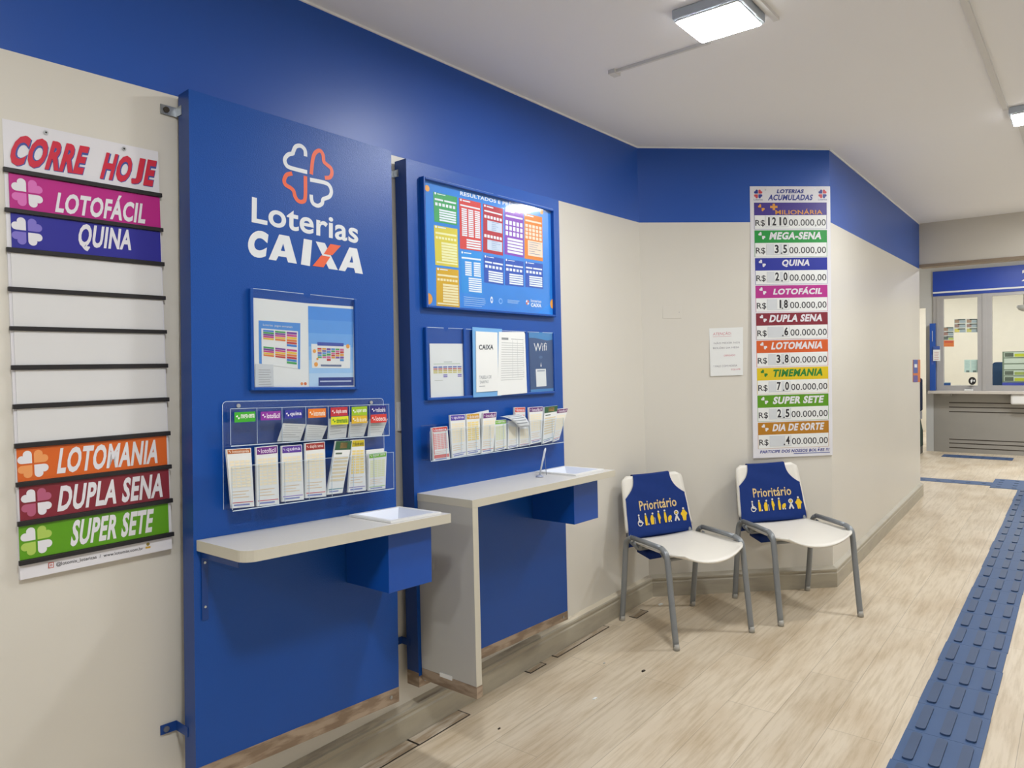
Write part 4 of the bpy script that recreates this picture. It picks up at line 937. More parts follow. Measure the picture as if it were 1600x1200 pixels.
# ------------------------------------------------------------------ counters
M_FUNNEL = mat('white_funnel', '#d9dee8', rough=0.3)
def counter(fr, zt, dep, u0, u1, th, label, rim, binq, mtop, radius, side=False):
    t = thing('writing_counter', fr, ((u0 + u1) / 2, zt - th, 0.001), label, 'counter', 'wall counters of the display panels')
    us = [p[0] for p in rim]; ws = [p[1] for p in rim]
    b = MB()
    # local outline in (u, w); top face pierced for the funnel
    out = [(u0, 0.001)] 
    r = radius
    if r:
        out = [(u0, 0.001)] + [(u0 + r - r * math.cos(math.radians(a)), dep - r + r * math.sin(math.radians(a))) for a in range(0, 91, 15)] + [(u1, dep), (u1, 0.001)]
    else:
        out = [(u0, 0.001), (u0, dep), (u1, dep), (u1, 0.001)]
    ru0, ru1, rw0, rw1 = us[0], us[1], ws[0], ws[1]
    hole = [(ru0, rw0), (ru0, rw1), (ru1, rw1), (ru1, rw0)]
    # split the slab into boxes around the hole
    def slab(pts):
        n = len(b.v); k = len(pts)
        b.v += [(x_, zt, w_) for x_, w_ in pts] + [(x_, zt - th, w_) for x_, w_ in pts]
        b.f.append(tuple(range(n, n + k))); b.m.append(b.mi(mtop)); b.smooth.append(False)
        b.f.append(tuple(range(n + 2 * k - 1, n + k - 1, -1))); b.m.append(b.mi(M_SIDE)); b.smooth.append(False)
        for i in range(k):
            j = (i + 1) % k
            b.f.append((n + j, n + i, n + k + i, n + k + j)); b.m.append(b.mi(M_EDGE)); b.smooth.append(False)
    slab([p for p in out if p[0] < ru0] + [(ru0, dep), (ru0, 0.001)])
    slab([(ru0, 0.001), (ru0, rw0), (ru1, rw0), (ru1, 0.001)])
    slab([(ru0, rw1), (ru0, dep), (ru1, dep), (ru1, rw1)])
    slab([(ru1, 0.001), (ru1, dep), (u1, dep), (u1, 0.001)])
    b.build('worktop', t)
    # funnel: rim, four sloping sides, throat
    b = MB(); e = 0.012; h = 0.007
    a = [(ru0 - .004, rw0 - .004), (ru0 - .004, rw1 + .004), (ru1 + .004, rw1 + .004), (ru1 + .004, rw0 - .004)]
    i1 = [(ru0 + e, rw0 + e), (ru0 + e, rw1 - e), (ru1 - e, rw1 - e), (ru1 - e, rw0 + e)]
    cu, cw = (ru0 + ru1) / 2, (rw0 + rw1) / 2; s_ = 0.03
    i2 = [(cu - s_, cw - s_), (cu - s_, cw + s_), (cu + s_, cw + s_), (cu + s_, cw - s_)]
    P = lambda p, z: (p[0], z, p[1])
    for i in range(4):
        j = (i + 1) % 4
        b.poly([P(a[i], zt + 0.0005), P(a[j], zt + 0.0005), P(a[j], zt + h), P(a[i], zt + h)][::-1], M_WHITEP)
        b.poly([P(a[i], zt + h), P(a[j], zt + h), P(i1[j], zt + h), P(i1[i], zt + h)], M_WHITEP)
        b.poly([P(i1[i], zt + h), P(i1[j], zt + h), P(i2[j], zt - 0.075), P(i2[i], zt - 0.075)], M_FUNNEL)
        b.poly([P(i2[i], zt - 0.075), P(i2[j], zt - 0.075), P(i2[j], zt - 0.11), P(i2[i], zt - 0.11)], M_BLACK)
    b.build('funnel', t)
    bu0, bu1, bh, bwf = binq
    b = MB(); b.prism([(bu0, 0.0015), (bu0, bwf), (bu1, bwf), (bu1, 0.0015)], 0, bh, M_BIN)
    b.v = [(x_, zt - th - 0.0005 - z_, y_) for x_, y_, z_ in b.v]
    bb = b.build('waste_bin', t, bevel=0.0015)
    if not side:
        b = MB(); b.box(u0 + 0.012, u0 + 0.030, zt - th - 0.19, zt - th - 0.0005, 0.001, 0.004, M_PANELD)
        b.box(u0 + 0.012, u0 + 0.030, zt - th - 0.0035, zt - th - 0.0005, 0.004, 0.20, M_PANELD)
        b.box(u0 + 0.012, u0 + 0.0145, zt - th - 0.020, zt - th - 0.0005, 0.004, 0.20, M_PANELD); bk = b.build('bracket', t)
        for dz in (0.035, 0.155):
            b = MB(); c_ = (u0 + 0.021, zt - th - dz); b.prism([(c_[0] + 0.0035 * math.cos(k * math.pi / 4), c_[1] + 0.0035 * math.sin(k * math.pi / 4)) for k in range(8)], 0.0042, 0.006, M_SCREW); b.build('screw', sub_of(bk, t))
    return t
C1z, C1d, C1u0, C1u1 = 0.6629,0.2541,0.0055,0.7191
c1 = counter(F_P1, C1z, C1d, C1u0 + 0.002, C1u1, 0.029, 'pale grey shelf counter with a rounded corner on the clover panel', [(C1u1 - 0.228, 0.035), (C1u1 - 0.030, 0.232)], (C1u1 - 0.225, C1u1 - 0.050, 0.185, 0.215), M_TOP, 0.035)
C2z, C2d, C2u0, C2u1 = 0.7055,0.2766,0.0133,0.9070
c2 = counter(F_P2, C2z, C2d, C2u0, C2u1, 0.027, 'pale grey counter with a full side panel on the results poster panel', [(C2u1 - 0.242, 0.035), (C2u1 - 0.040, 0.240)], (C2u1 - 0.235, C2u1 - 0.060, 0.175, 0.225), M_TOP, 0.0, side=True)
sz0 = (0.0067,0.0273)[1]
kz = (0.0018,0.0683)[1]
b = MB(); b.box(C2u0, C2u0 + 0.027, kz, C2z - 0.0275, 0.002, C2d - 0.0012, M_SIDE); b.box(C2u0, C2u0 + 0.027, kz, C2z - 0.0275, C2d - 0.0011, C2d, M_EDGE); sp = b.build('side_panel', c2)
b = MB(); b.box(C2u0 - 0.001, C2u0 + 0.028, sz0, kz - 0.0003, 0.004, C2d + 0.001, M_KICK); b.build('kick_strip', sub_of(sp, c2))
b = MB(); b.box(C2u0 - 0.004, C2u0 - 0.0005, kz - 0.006, kz + 0.008, 0.10, 0.16, M_WHITEP); b.build('door_stop', sub_of(sp, c2))
# pen on a holder
pb = (0.5670,0.7235)
t = thing('counter_pen', F_P2, (pb[0], C2z + 0.0003, 0.13), 'clear counter pen leaning from its holder beside the right funnel', 'pen')
pw = 0.13; px_ = pb[0]
b = MB(); b.tube([(px_, C2z + 0.0005, pw), (px_, C2z + 0.005, pw), (px_, C2z + 0.010, pw)], [0.017, 0.015, 0.006], mat('grey_pen_base', '#8d93a8', rough=0.35), 14); b.build('holder', t)
b = MB(); b.tube([(px_, C2z + 0.008, pw), (px_ + 0.055, C2z + 0.105, pw - 0.012), (px_ + 0.060, C2z + 0.113, pw - 0.013)], [0.0035, 0.005, 0.003], mat('pen_barrel', '#b9c0cc', rough=0.2), 10); b.build('barrel', t)
b = MB(); b.tube([(px_ + 0.052, C2z + 0.095, pw - 0.012), (px_ + 0.056, C2z + 0.05, pw - 0.012), (px_ + 0.058, C2z + 0.002, pw - 0.010)], 0.0012, mat('pen_cord', '#7f8797', rough=0.4), 6); b.build('cord', t)

# wall socket plate between the panels
q = [(1.8485,1.2527),(1.9057,1.2492),(1.9012,1.1374),(1.8441,1.1427)]
sy0 = (1.8445,1.1992)[0]; 
b = MB(); b.prism(rounded(sy0, (1.8646,1.1430)[1], sy0 + 0.078, (1.8689,1.2497)[1], 0.004), 0.0005, 0.010, M_WHITEP); 
t = thing('socket_plate', F_LW, (sy0 + 0.04, (1.8646,1.1430)[1], 0.0005), 'white socket plate on the wall between the two blue panels', 'socket')
b.build('plate', t, bevel=0.002)
for dz in (0.03, 0.08):
    b = MB(); b.prism([(sy0 + 0.02 + 0.003 * math.cos(k * math.pi / 4), (1.8646,1.1430)[1] + dz + 0.003 * math.sin(k * math.pi / 4)) for k in range(8)], 0.0102, 0.0112, M_STEEL); b.build('screw', t)

# ------------------------------------------------------------------ angled wall: jackpot chart, note, cover plate
cu0, cu1, cv0, cv1 = 0.646, 1.134, 0.7835, 2.360
t = thing('jackpot_chart', F_AB, ((cu0 + cu1) / 2, cv0, 0.002), 'tall white jackpot chart with nine coloured rows on the angled wall', 'chart')
b = MB(); b.box(cu0, cu1, cv0, cv1, 0.002, 0.008, M_BOARD); b.build('backing_panel', t)
CW = 0.0085
def cu(x_): return cu0 + (x_ - 60) / 692 * (cu1 - cu0)
def cv(y_): return cv1 - (y_ - 68) / 2305 * (cv1 - cv0)
def cq(x0, y0, x1, y1): return R(cu(x0), cv(y1), cu(x1), cv(y0))
NAVY, INK = ink('#27348b'), ink('#26242c')
b = MB(); b.text('LOTERIAS', cq(288, 93, 525, 127), CW, NAVY, bold=.05, shear=.15); b.text('ACUMULADAS', cq(212, 137, 604, 186), CW, NAVY, bold=.035, shear=.14); b.build('title_lettering', t)
for xx in (130, 685):
    b = MB(); RD = ink('#c8404a'); b.clover((cu(xx), cv(132)), 0.027, CW, [NAVY, RD, RD, NAVY]); b.text('Loterias', cq(xx - 38, 172, xx + 38, 186), CW, NAVY); b.build('emblem', t)
for xx in (193, 620):
    b = MB(); b.disc((cu(xx), cv(97)), 0.005, CW, M_SCREW, 10); b.build('screw', t)
ROWS = [('#3d2a86', 'MILIONÁRIA', '1210', '#d9963a', .33), ('#109038', 'MEGA-SENA', '3.5', None, .2), ('#1c2a96', 'QUINA', '2.0', None, .36), ('#b02a86', 'LOTOFÁCIL', '1.8', None, .24), ('#7f2232', 'DUPLA SENA', '.6', None, .18),
        ('#cf5a22', 'LOTOMANIA', '3.8', None, .2), ('#d8bc12', 'TIMEMANIA', '7.0', '#1c7a30', .21), ('#56920f', 'SUPER SETE', '2.5', None, .21), ('#b07612', 'DIA DE SORTE', '.4', None, .2)]
for i, (cl, nm, dig, tc_, s0) in enumerate(ROWS):
    y = 205 + i * 233.2; xo = i * 1.2
    x0, x1 = 93 + xo, 720
    b = MB(); m = ink(cl); wm = ink(tc_) if tc_ else M_BOARD
    hq_ = cq(x0, y, x1, y + 106); b.flat(hq_, CW, m)
    if i == 0:
        b.text(nm, sub(hq_, .29, .5, .94, .95), CW + D, wm, bold=.012); b.text('+', sub(hq_, .22, .08, .32, .6), CW + D, wm, bold=.06)
        b.clover(bil(hq_, .1, .4), 0.022, CW + D, [wm, m, m, wm])
    else:
        b.text(nm, sub(hq_, s0, .14, .94 if nm != 'QUINA' else .77, .74), CW + D, wm, bold=.045, shear=.13)
        b.clover(bil(hq_, .1, .42), 0.023, CW + D, [wm, m, m, wm])
    b.build('row_header', t)
    b = MB(); aq = cq(x0, y + 106, x1, y + 224); e = 0.0016
    for e_ in (sub(aq, 0, 0, .005, 1), sub(aq, .995, 0, 1, 1), sub(aq, 0, .985, 1, 1)): b.flat(e_, CW, m)
    b.flat(sub(aq, .006, 0, .994, .984), CW, M_PAPER)
    b.text('R$', sub(aq, .015, .33, .145, .82), CW + D, INK, bold=.008)
    b.text('00.000,00', sub(aq, .475, .3, .985, .84), CW + D, INK, bold=.004)
    ar = b.build('amount_row', t)
    slots = {0: [(.19, '1'), (.27, '2'), (.345, '1'), (.42, '0')]}.get(i)
    if slots is None:
        slots = []
        d2 = dig[-1]; slots.append((.415, d2))
        if dig[0] != '.': slots.append((.30 if i != 3 else .33, dig[0]))
    b = MB(); b.prism(sub(aq, .16, .08, .465, .86), CW + 0.0005, CW + 0.0012, M_PAPER2); b.build('card_pocket', sub_of(ar, t))
    for s_, ch in slots:
        b = MB(); kq = sub(aq, s_ - .036, .1, s_ + .036, .8); b.prism(kq, CW + 0.0014, CW + 0.0020, M_PAPER)
        b.text(ch, sub(kq, (.12 if ch != '1' else .45), .06, (.88 if ch != '1' else .8), .92), CW + 0.0024, INK, bold=.03)
        if i and s_ == .415: b.disc(bil(kq, -.18, .92), 0.0045, CW + 0.0024, INK, 8)
        b.build('digit_card', sub_of(ar, t))
b = MB(); b.text('PARTICIPE DOS NOSSOS BOLÕES !!!', cq(118, 2303, 726, 2335), CW, NAVY, bold=.035, shear=.12)
b.flat(cq(410, 2343, 728, 2350), CW, ink('#5a63a0'))
b.build('footer_lettering', t)
# handwritten note
def note(b, q, w):
    RD, BK = ink('#d0808a'), ink('#8d8b94')
    b.text('ATENÇÃO:', sub(q, .10, .08, .66, .16), w + D, RD, shear=.1); b.flat(sub(q, .1, .175, .65, .18), w + D, RD)
    b.text('NÃO MEXER NOS', sub(q, .13, .29, .9, .335), w + D, BK); b.text('BOLÕES DA MESA', sub(q, .1, .39, .88, .435), w + D, BK)
    b.text('OBRIGADO', sub(q, .42, .56, .76, .595), w + D, RD); b.text('* FALE COM NOSSA', sub(q, .09, .775, .82, .815), w + D, BK)
    b.text('EQUIPE', sub(q, .64, .86, .92, .895), w + D, RD)
paper(F_AB, 'handwritten_note', [(.393, 1.547), (.597, 1.550), (.593, 1.272), (.397, 1.270)], 0.0006, M_PAPER, 'white handwritten note taped to the angled wall left of the chart', 'note', draw=note)
t = thing('cover_plate', F_AB, (.171, 1.608, 0.0005), 'blank cream cover plate on the wall above the nearer chair', 'cover plate')
b = MB(); b.prism(R(.117, 1.608, .228, 1.679), 0.0005, 0.007, M_CREAM); b.build('plate', t, bevel=0.002)
b = MB(); b.disc((.214, 1.643), 0.003, 0.0074, M_SIDE, 10); b.build('screw', t)

# small sign at the end of the far wall
b = MB(); q = [(2.9050,1.3016),(3.3093,1.2952),(3.3026,1.0823),(2.8985,1.0986)]
b.prism(q, 0.001, 0.004, ink('#d2702a')); b.flat(sub(q, 0, 0, .62, .6), 0.0046, ink('#3d55a8')); b.flat(sub(q, 0, .7, .62, 1), 0.0046, ink('#5a4fa0')); b.flat(sub(q, .15, .2, .5, .35), 0.005, M_PAPER)
tag(b.build('wall_sign', fr=F_W3), 'small blue and orange sign at the far end of the cream wall', 'sign')

# ------------------------------------------------------------------ chairs
def smooth_path(pts, n=5):
    P = [Vector(p) for p in pts]; out = []
    for i in range(len(P) - 1):
        p0 = P[max(0, i - 1)]; p1 = P[i]; p2 = P[i + 1]; p3 = P[min(len(P) - 1, i + 2)]
        for k in range(n):
            t_ = k / n
            out.append(0.5 * ((2 * p1) + (p2 - p0) * t_ + (2 * p0 - 5 * p1 + 4 * p2 - p3) * t_ * t_ + (3 * p1 - p0 - 3 * p2 + p3) * t_ ** 3))
    out.append(P[-1]); return out
def back_x(y, z):                 # front surface of the backrest
    return -0.192 - (z - 0.45) * 0.22 - 0.020 * (1 - (y / 0.21) ** 2) 
def back_half(z):                 # half width of the backrest
    tt = (z - 0.47) / 0.285
    return 0.216 - 0.020 * tt
ZT = 0.758
def make_chair(cx_, cy_, ang, label, clabel):
    fr = Matrix.Translation((cx_, cy_, 0)) @ Matrix.Rotation(math.radians(ang), 4, 'Z')
    t = thing('waiting_chair', fr, (0, 0, 0), label, 'chair', 'white waiting chairs')
    b = MB()
    def seat(s, t_):
        y = (s - .5) * 2; xx = -0.19 + 0.42 * t_
        hw = 0.200 + 0.030 * math.sin(min(1, t_ * 1.15) * math.pi / 2) - (0.05 * max(0, (t_ - .8) / .2) ** 2)
        front = 0.022 * (1 - y * y) * t_ ** 2
        z = 0.437 - 0.022 * (1 - y * y) * (0.3 + .7 * t_) - 0.016 * max(0, (t_ - .7) / .3) ** 2 * (1 - y * y) + 0.010 * y ** 4 * t_
        return (xx + front, y * hw, z)
    b.grid(seat, 14, 16, M_CHAIR, thick=(0, 0, -0.010)); st = b.build('seat', t, weld=True)
    # backrest with rounded top corners
    b = MB()
    def back(s, t_):
        z = 0.47 + (ZT - 0.47) * t_
        hw = back_half(z)
        if t_ > .86: hw -= 0.035 * (1 - math.sqrt(max(0, 1 - ((t_ - .86) / .14) ** 2)))
        y = (s - .5) * 2 * hw
        z2 = z - 0.010 * (1 - (y / 0.2) ** 2) * t_ 
        return (back_x(y, z), y, z2)
    b.grid(back, 14, 14, M_CHAIR, thick=(-0.014, 0, -0.002)); b.build('backrest', t, weld=True)
    for sgn in (-1, 1):
        yy = sgn * 0.234
        up = [(0.226, yy, 0.012), (0.195, yy, 0.235), (0.172, yy, 0.405), (0.155, yy, 0.447), (0.118, yy * .985, 0.462)]
        b = MB(); b.tube(smooth_path(up), 0.0125, M_TUBE, 12, flat=1.25); lg = b.build('leg', t)
        b = MB(); b.tube([(0.2285, yy, 0.0), (0.2265, yy, 0.014), (0.224, yy, 0.028)], [0.0155, 0.0155, 0.0145], mat('foot_cap', '#a9a7a0', rough=0.6), 12); b.build('foot_cap', sub_of(lg, t))
        up = [(-0.226, yy, 0.012), (-0.200, yy, 0.22), (-0.182, yy, 0.385), (-0.165, yy, 0.440), (-0.130, yy * .985, 0.462)]
        b = MB(); b.tube(smooth_path(up), 0.0125, M_TUBE, 12, flat=1.25); lg = b.build('leg', t)
        b = MB(); b.tube([(-0.2285, yy, 0.0), (-0.2265, yy, 0.014), (-0.224, yy, 0.028)], [0.0155, 0.0155, 0.0145], mat('foot_cap', '#a9a7a0', rough=0.6), 12); b.build('foot_cap', sub_of(lg, t))
        b = MB(); b.tube([(0.119, yy * .985, 0.462), (0, yy * .985, 0.4635), (-0.131, yy * .985, 0.462)], 0.0125, M_TUBE, 12); b.build('side_rail', t)
        ys = sgn * 0.196
        b = MB(); b.tube(smooth_path([(-0.10, ys, 0.415), (-0.17, ys, 0.417), (-0.198, ys, 0.445), (-0.224, ys, 0.52), (-0.242, ys, 0.60)]), 0.011, M_TUBE, 10); b.build('back_support', t)
    for xx in (0.12, -0.12):
        b = MB(); b.tube([(xx, -0.230, 0.440), (xx, -0.205, 0.405), (xx, -0.19, 0.399), (xx, 0.19, 0.399), (xx, 0.205, 0.405), (xx, 0.230, 0.440)], 0.009, M_TUBE, 10); b.build('cross_bar', t)
    # cloth cover pulled over the backrest
    tc = thing('chair_cover', fr, (-0.24, 0, 0.40), clabel, 'chair cover', 'navy priority covers')
    def cov_half(z):
        if z < 0.640: return back_half(z) - 0.010
        u_ = min(1, (z - 0.640) / (ZT - 0.640))
        return 0.198 - 0.078 * (1 - (1 - u_) ** 2.4)
    def cfront(s, t_):
        z = 0.435 + (ZT + 0.003 - 0.435) * t_
        y = (s - .5) * 2 * cov_half(z)
        zz = z - 0.010 * (1 - (y / 0.2) ** 2) * max(0, (z - .47) / .29)
        return (back_x(y, max(z, .45)) + 0.005 + 0.0012 * math.sin(z * 60 + y * 20), y, zz)
    b = MB(); b.grid(cfront, 16, 30, M_CLOTH); b.build('front_cloth', tc)
    b = MB()
    def cback(s, t_):
        z = 0.385 + (ZT + 0.003 - 0.385) * (1 - t_)
        y = (.5 - s) * -2 * cov_half(max(z, .47))
        zz = z - 0.010 * (1 - (y / 0.2) ** 2) * max(0, (z - .47) / .29)
        return (back_x(y, max(z, .45)) - 0.019, y, zz)
    b.grid(cback, 16, 24, M_CLOTH)
    def ctop(s, t_):
        a, c_ = Vector(cfront(s, 1)), Vector(cback(s, 0)); p = a.lerp(c_, t_); p.z += 0.004 * math.sin(math.pi * t_); return tuple(p)
    b.grid(ctop, 16, 3, M_CLOTH); b.build('back_cloth', tc)
    b = MB(); b.grid(lambda s, t_: (-0.205 + 0.10 * t_, -0.15 + 0.075 * s + 0.01 * t_, 0.395 - 0.018 * t_), 4, 4, M_CLOTH, thick=(0.004, 0, -0.035)); b.build('tie_flap', tc)
    # lettering wrapped on the cover
    def wrap(mb, s_, y0, y1, z0, z1, m, bold):
        vs, fs, asp = text_mesh(s_, bold); n = len(mb.v); mi = mb.mi(m)
        for a, c_ in vs:
            y = y0 + (y1 - y0) * a; z = z0 + (z1 - z0) * c_
            zz = z - 0.010 * (1 - (y / 0.2) ** 2) * max(0, (z - .47) / .29)
            mb.v.append((back_x(y, z) + 0.0075, y, zz))
        for f_ in fs: mb.f.append(tuple(n + k for k in f_)); mb.m.append(mi); mb.smooth.append(False)
    def shape(mb, pts, y0, z0, sc_, m, e=0.0075):
        out = []
        for a, c_ in pts:
            y, z = y0 + a * sc_ * 1.18, z0 + c_ * sc_ * 1.15
            zz = z - 0.010 * (1 - (y / 0.2) ** 2) * max(0, (z - .47) / .29)
            out.append((back_x(y, z) + e, y, zz))
        mb.poly(out, m)
    MY, MWH = ink('#e6bf22'), ink('#d9d6cf')
    b = MB(); wrap(b, 'Prioritário', -0.108, 0.135, 0.572, 0.624, ink('#d8bd84'), 0.015); b.build('lettering', tc)['label'] = 'pale gold lettering'
    circ = lambda x_, y_, r_, n=10: [(x_ + r_ * math.cos(2 * math.pi * k / n), y_ + r_ * math.sin(2 * math.pi * k / n)) for k in range(n)]
    def ring(mb, x_, y_, r_, wd_, y0, z0, m):
        n = 14
        for k in range(n):
            a0, a1 = 2 * math.pi * k / n, 2 * math.pi * (k + 1) / n
            shape(mb, [(x_ + r_ * math.cos(a0), y_ + r_ * math.sin(a0)), (x_ + r_ * math.cos(a1), y_ + r_ * math.sin(a1)), (x_ + (r_ - wd_) * math.cos(a1), y_ + (r_ - wd_) * math.sin(a1)), (x_ + (r_ - wd_) * math.cos(a0), y_ + (r_ - wd_) * math.sin(a0))], y0, z0, 1.0, m)
    z0 = 0.492
    # seven pictograms: wheelchair user, cane, stooped walker, pregnant, with pram, companion, stout person
    Y = [-0.118, -0.076, -0.032, 0.012, 0.062, 0.124, 0.170]
    b = MB(); ring(b, 0, .014, .0145, .004, Y[0], z0, MWH); shape(b, circ(-.003, .050, .005), Y[0], z0, 1, MWH); shape(b, [(-.007, .018), (.010, .014), (.018, .010), (.019, .014), (.002, .022), (-.001, .043), (-.007, .043)], Y[0], z0, 1.0, MWH, .0082); b.build('pictogram', tc)
    b = MB(); shape(b, circ(0, .052, .0045), Y[1], z0, 1, MWH); shape(b, [(-.006, 0), (.006, 0), (.008, .03), (.004, .046), (-.005, .046), (-.006, .03)], Y[1], z0, 1, MY); shape(b, [(.008, 0), (.016, 0), (.013, .012)], Y[1], z0, 1, MWH); b.build('pictogram', tc)
    b = MB(); shape(b, circ(.004, .050, .005), Y[2], z0, 1, MWH); shape(b, [(-.010, 0), (.006, 0), (.008, .03), (.004, .043), (-.006, .042), (-.012, .028), (-.012, .012)], Y[2], z0, 1, MY); shape(b, [(.012, 0), (.0145, 0), (.0145, .030), (.012, .030)], Y[2], z0, 1, MWH); b.build('pictogram', tc)
    b = MB(); shape(b, circ(0, .055, .005), Y[3], z0, 1, MWH); shape(b, [(-.003, 0), (.003, 0), (.005, .018), (.010, .024), (.008, .032), (.003, .048), (-.005, .048), (-.007, .030), (-.005, .018)], Y[3], z0, 1, MY); b.build('pictogram', tc)
    b = MB(); shape(b, circ(-.008, .056, .005), Y[4], z0, 1, MWH); shape(b, [(-.013, 0), (-.003, 0), (-.001, .025), (-.004, .049), (-.012, .049), (-.015, .025)], Y[4], z0, 1, MY); shape(b, [(.004, .008), (.020, .008), (.026, .022), (.024, .032), (.014, .030), (.006, .022)], Y[4], z0, 1, MY); shape(b, circ(.009, .004, .004), Y[4], z0, 1, MWH); shape(b, circ(.020, .004, .004), Y[4], z0, 1, MWH); b.build('pictogram', tc)
    b = MB(); ring(b, 0, .040, .012, .005, Y[5], z0, MWH); shape(b, circ(0, .040, .005), Y[5], z0, 1, MY); shape(b, [(-.014, .004), (-.007, .000), (.000, .016), (.007, .000), (.014, .004), (.004, .028), (-.004, .028)], Y[5], z0, 1, MWH); b.build('pictogram', tc)
    b = MB(); shape(b, circ(0, .056, .005), Y[6], z0, 1, MWH); shape(b, [(-.007, 0), (-.001, 0), (0, .010), (.001, 0), (.007, 0), (.011, .022), (.017, .030), (.015, .036), (.010, .040), (.006, .049), (-.006, .049), (-.010, .040), (-.015, .036), (-.017, .030), (-.011, .022)], Y[6], z0, 1, MY); b.build('pictogram', tc)
make_chair(.375, 3.457, -26.4, 'nearer white plastic waiting chair on grey tube legs, left of the other', 'navy priority cover on the backrest of the nearer chair')
make_chair(.744, 4.058, -39.1, 'farther white plastic waiting chair on grey tube legs below the chart', 'navy priority cover on the backrest of the farther chair under the chart')

# ------------------------------------------------------------------ floor: tactile paving and scraps
M_TACT2 = mat('blue_rubber_bar', '#354b6d', rough=0.5, var=0.10, scale=8)
S0, S1 = 1.478, 1.719
b = MB(); n0 = 0.45; L_ = 0.2505; k = 0; y = n0
bars = []
while y < 8.55:
    y1 = min(y + L_ - 0.0015, 8.6); jx = (random.random() - .5) * 0.006
    b.box(S0 + jx, S1 + jx, y, y1, 0.0, 0.004, M_TACT)
    for i in range(3):
        xx = S0 + jx + 0.042 + i * 0.079
        b.prism(rounded(xx - 0.0165, y + 0.020, xx + 0.0165, y1 - 0.020, 0.012, 3), 0.004, 0.0105, M_TACT2)
    y += L_
tag(b.build('tactile_strip'), 'long blue rubber tactile strip with raised bars leading to the far hall', 'tactile strip')
def small_bumps(x0, x1, y0, y1, label, nm='tactile_strip'):
    b = MB(); b.box(x0, x1, y0, y1, 0, 0.004, M_TACT)
    nx, ny = max(1, int((x1 - x0) / .12)), max(1, int((y1 - y0) / .12))
    for i in range(nx):
        for j in range(ny):
            cx_, cy_ = x0 + (i + .5) * (x1 - x0) / nx, y0 + (j + .5) * (y1 - y0) / ny
            b.prism([(cx_ + .02 * math.cos(a * math.pi / 4), cy_ + .02 * math.sin(a * math.pi / 4)) for a in range(8)], 0.004, 0.007, M_TACT2)
    return tag(b.build(nm), label, 'tactile strip')
small_bumps(1.245, 1.90, 8.605, 9.20, 'wide blue tactile square where the strips meet in the far hall')
small_bumps(0.56, 1.244, 8.72, 8.93, 'blue tactile strip crossing from the wall end to the wide square')
small_bumps(0.53, 1.29, 10.78, 11.03, 'short blue tactile strip in front of the teller counter')
def scrap(x_, y_, s_, label, col=M_PAPER):
    b = MB(); pts = [(x_ + s_ * (1 + .5 * math.sin(k * 2.3 + x_ * 40)) * math.cos(k * math.pi / 3), y_ + s_ * 1.4 * (1 + .4 * math.cos(k * 1.7 + y_ * 30)) * math.sin(k * math.pi / 3)) for k in range(6)]
    n = len(b.v)
    b.prism(pts, 0.0, 0.004, col)
    return tag(b.build('paper_scrap'), label, 'paper scrap', 'scraps on the plank floor')
scrap(.124, 3.679, .012, 'crumpled white paper scrap on the floor under the nearer chair')
scrap(.421, 2.504, .008, 'white paper scrap on the open floor in front of the right counter')
scrap(.457, 2.849, .007, 'brownish scrap on the floor left of the front leg of the nearer chair', M_DARKGAP)
scrap(.273, 2.821, .005, 'small grey scrap on the floor between counter and nearer chair', M_SIDE)
scrap(.254, 2.087, .004, 'dark speck on the floor before the side panel', M_DARKGAP)

# ------------------------------------------------------------------ teller booth in the far hall
F = F_TL
x1e = 4.5
dx0 = (0.2812,0.9160)[0]; dtop = (0.2626,1.9539)[1]
M_PART = mat('pale_partition', '#c3c4c2', rough=0.5, var=0.02)
b = MB(); b.box(dx0, x1e, 2.43, ZC, -0.12, 0, M_PART); b.box(-0.8, dx0, dtop, ZC, -0.12, 0, M_PART); b.box(dx0, (0.3690,2.0420)[0], 0, 2.43, -0.12, 0, M_PART)
structure(b.build('wall_partition', fr=F_TL))
t = thing('teller_booth', F_TL, (2.3, 0, 0), 'grey teller counter with glass windows under a blue header in the far hall', 'teller booth')
hx0 = (0.3705,2.4297)[0]; h1, h0 = 2.428, 2.157
b = MB(); b.box(hx0, x1e, h0, h1, 0.0, 0.03, ink('#1c44ae')); b.box(hx0, x1e, 2.135, h0, 0.0, 0.028, M_PAPER); b.box(hx0, x1e, 2.098, 2.135, 0.0, 0.03, ink('#1c3f9c'))
b.text('2', R((1.3564,2.3389)[0], 2.22, (1.3564,2.3389)[0] + 0.16, 2.37), 0.031, M_PAPER, bold=0.02)
b.build('header_sign', t)
w1 = ((0.4919,2.0337)[0], (0.8794,2.0073)[0]); w2a = (1.0376,1.9966)[0]; vs0, vs1 = 0.897, 2.058
wins = [w1, (w2a, w2a + 0.62), (w2a + 0.80, w2a + 1.4), (w2a + 1.6, w2a + 2.2)]
posts = [(hx0, w1[0])] + [(wins[i][1], wins[i + 1][0]) for i in range(3)] + [(wins[3][1], x1e)]
for p in posts:
    b = MB(); b.box(p[0], p[1], 0.83, 2.097, -0.06, 0.02, M_ALU); b.box(p[0] + 0.35 * (p[1] - p[0]), p[0] + 0.65 * (p[1] - p[0]), 0.83, 2.097, 0.02, 0.028, M_ALU); b.build('window_post', t)
for wn in wins:
    b = MB(); b.box(wn[0], wn[1], vs1, 2.097, -0.06, 0.02, M_ALU); b.build('window_rail', t)
    b = MB(); b.box(wn[0], wn[1], 0.83, vs0, -0.06, 0.02, M_ALU); b.build('window_rail', t)
    b = MB(); b.flat(R(wn[0], vs0, wn[1], vs1), -0.02, M_GLASS); b.build('window_pane', t)
ct = (0.3208,0.8260)[0]
b = MB(); b.box(ct, x1e, 0.793, 0.829, -0.06, 0.14, mat('teller_counter_top', '#c8c2ba', rough=0.4)); b.build('counter_top', t, bevel=0.003)
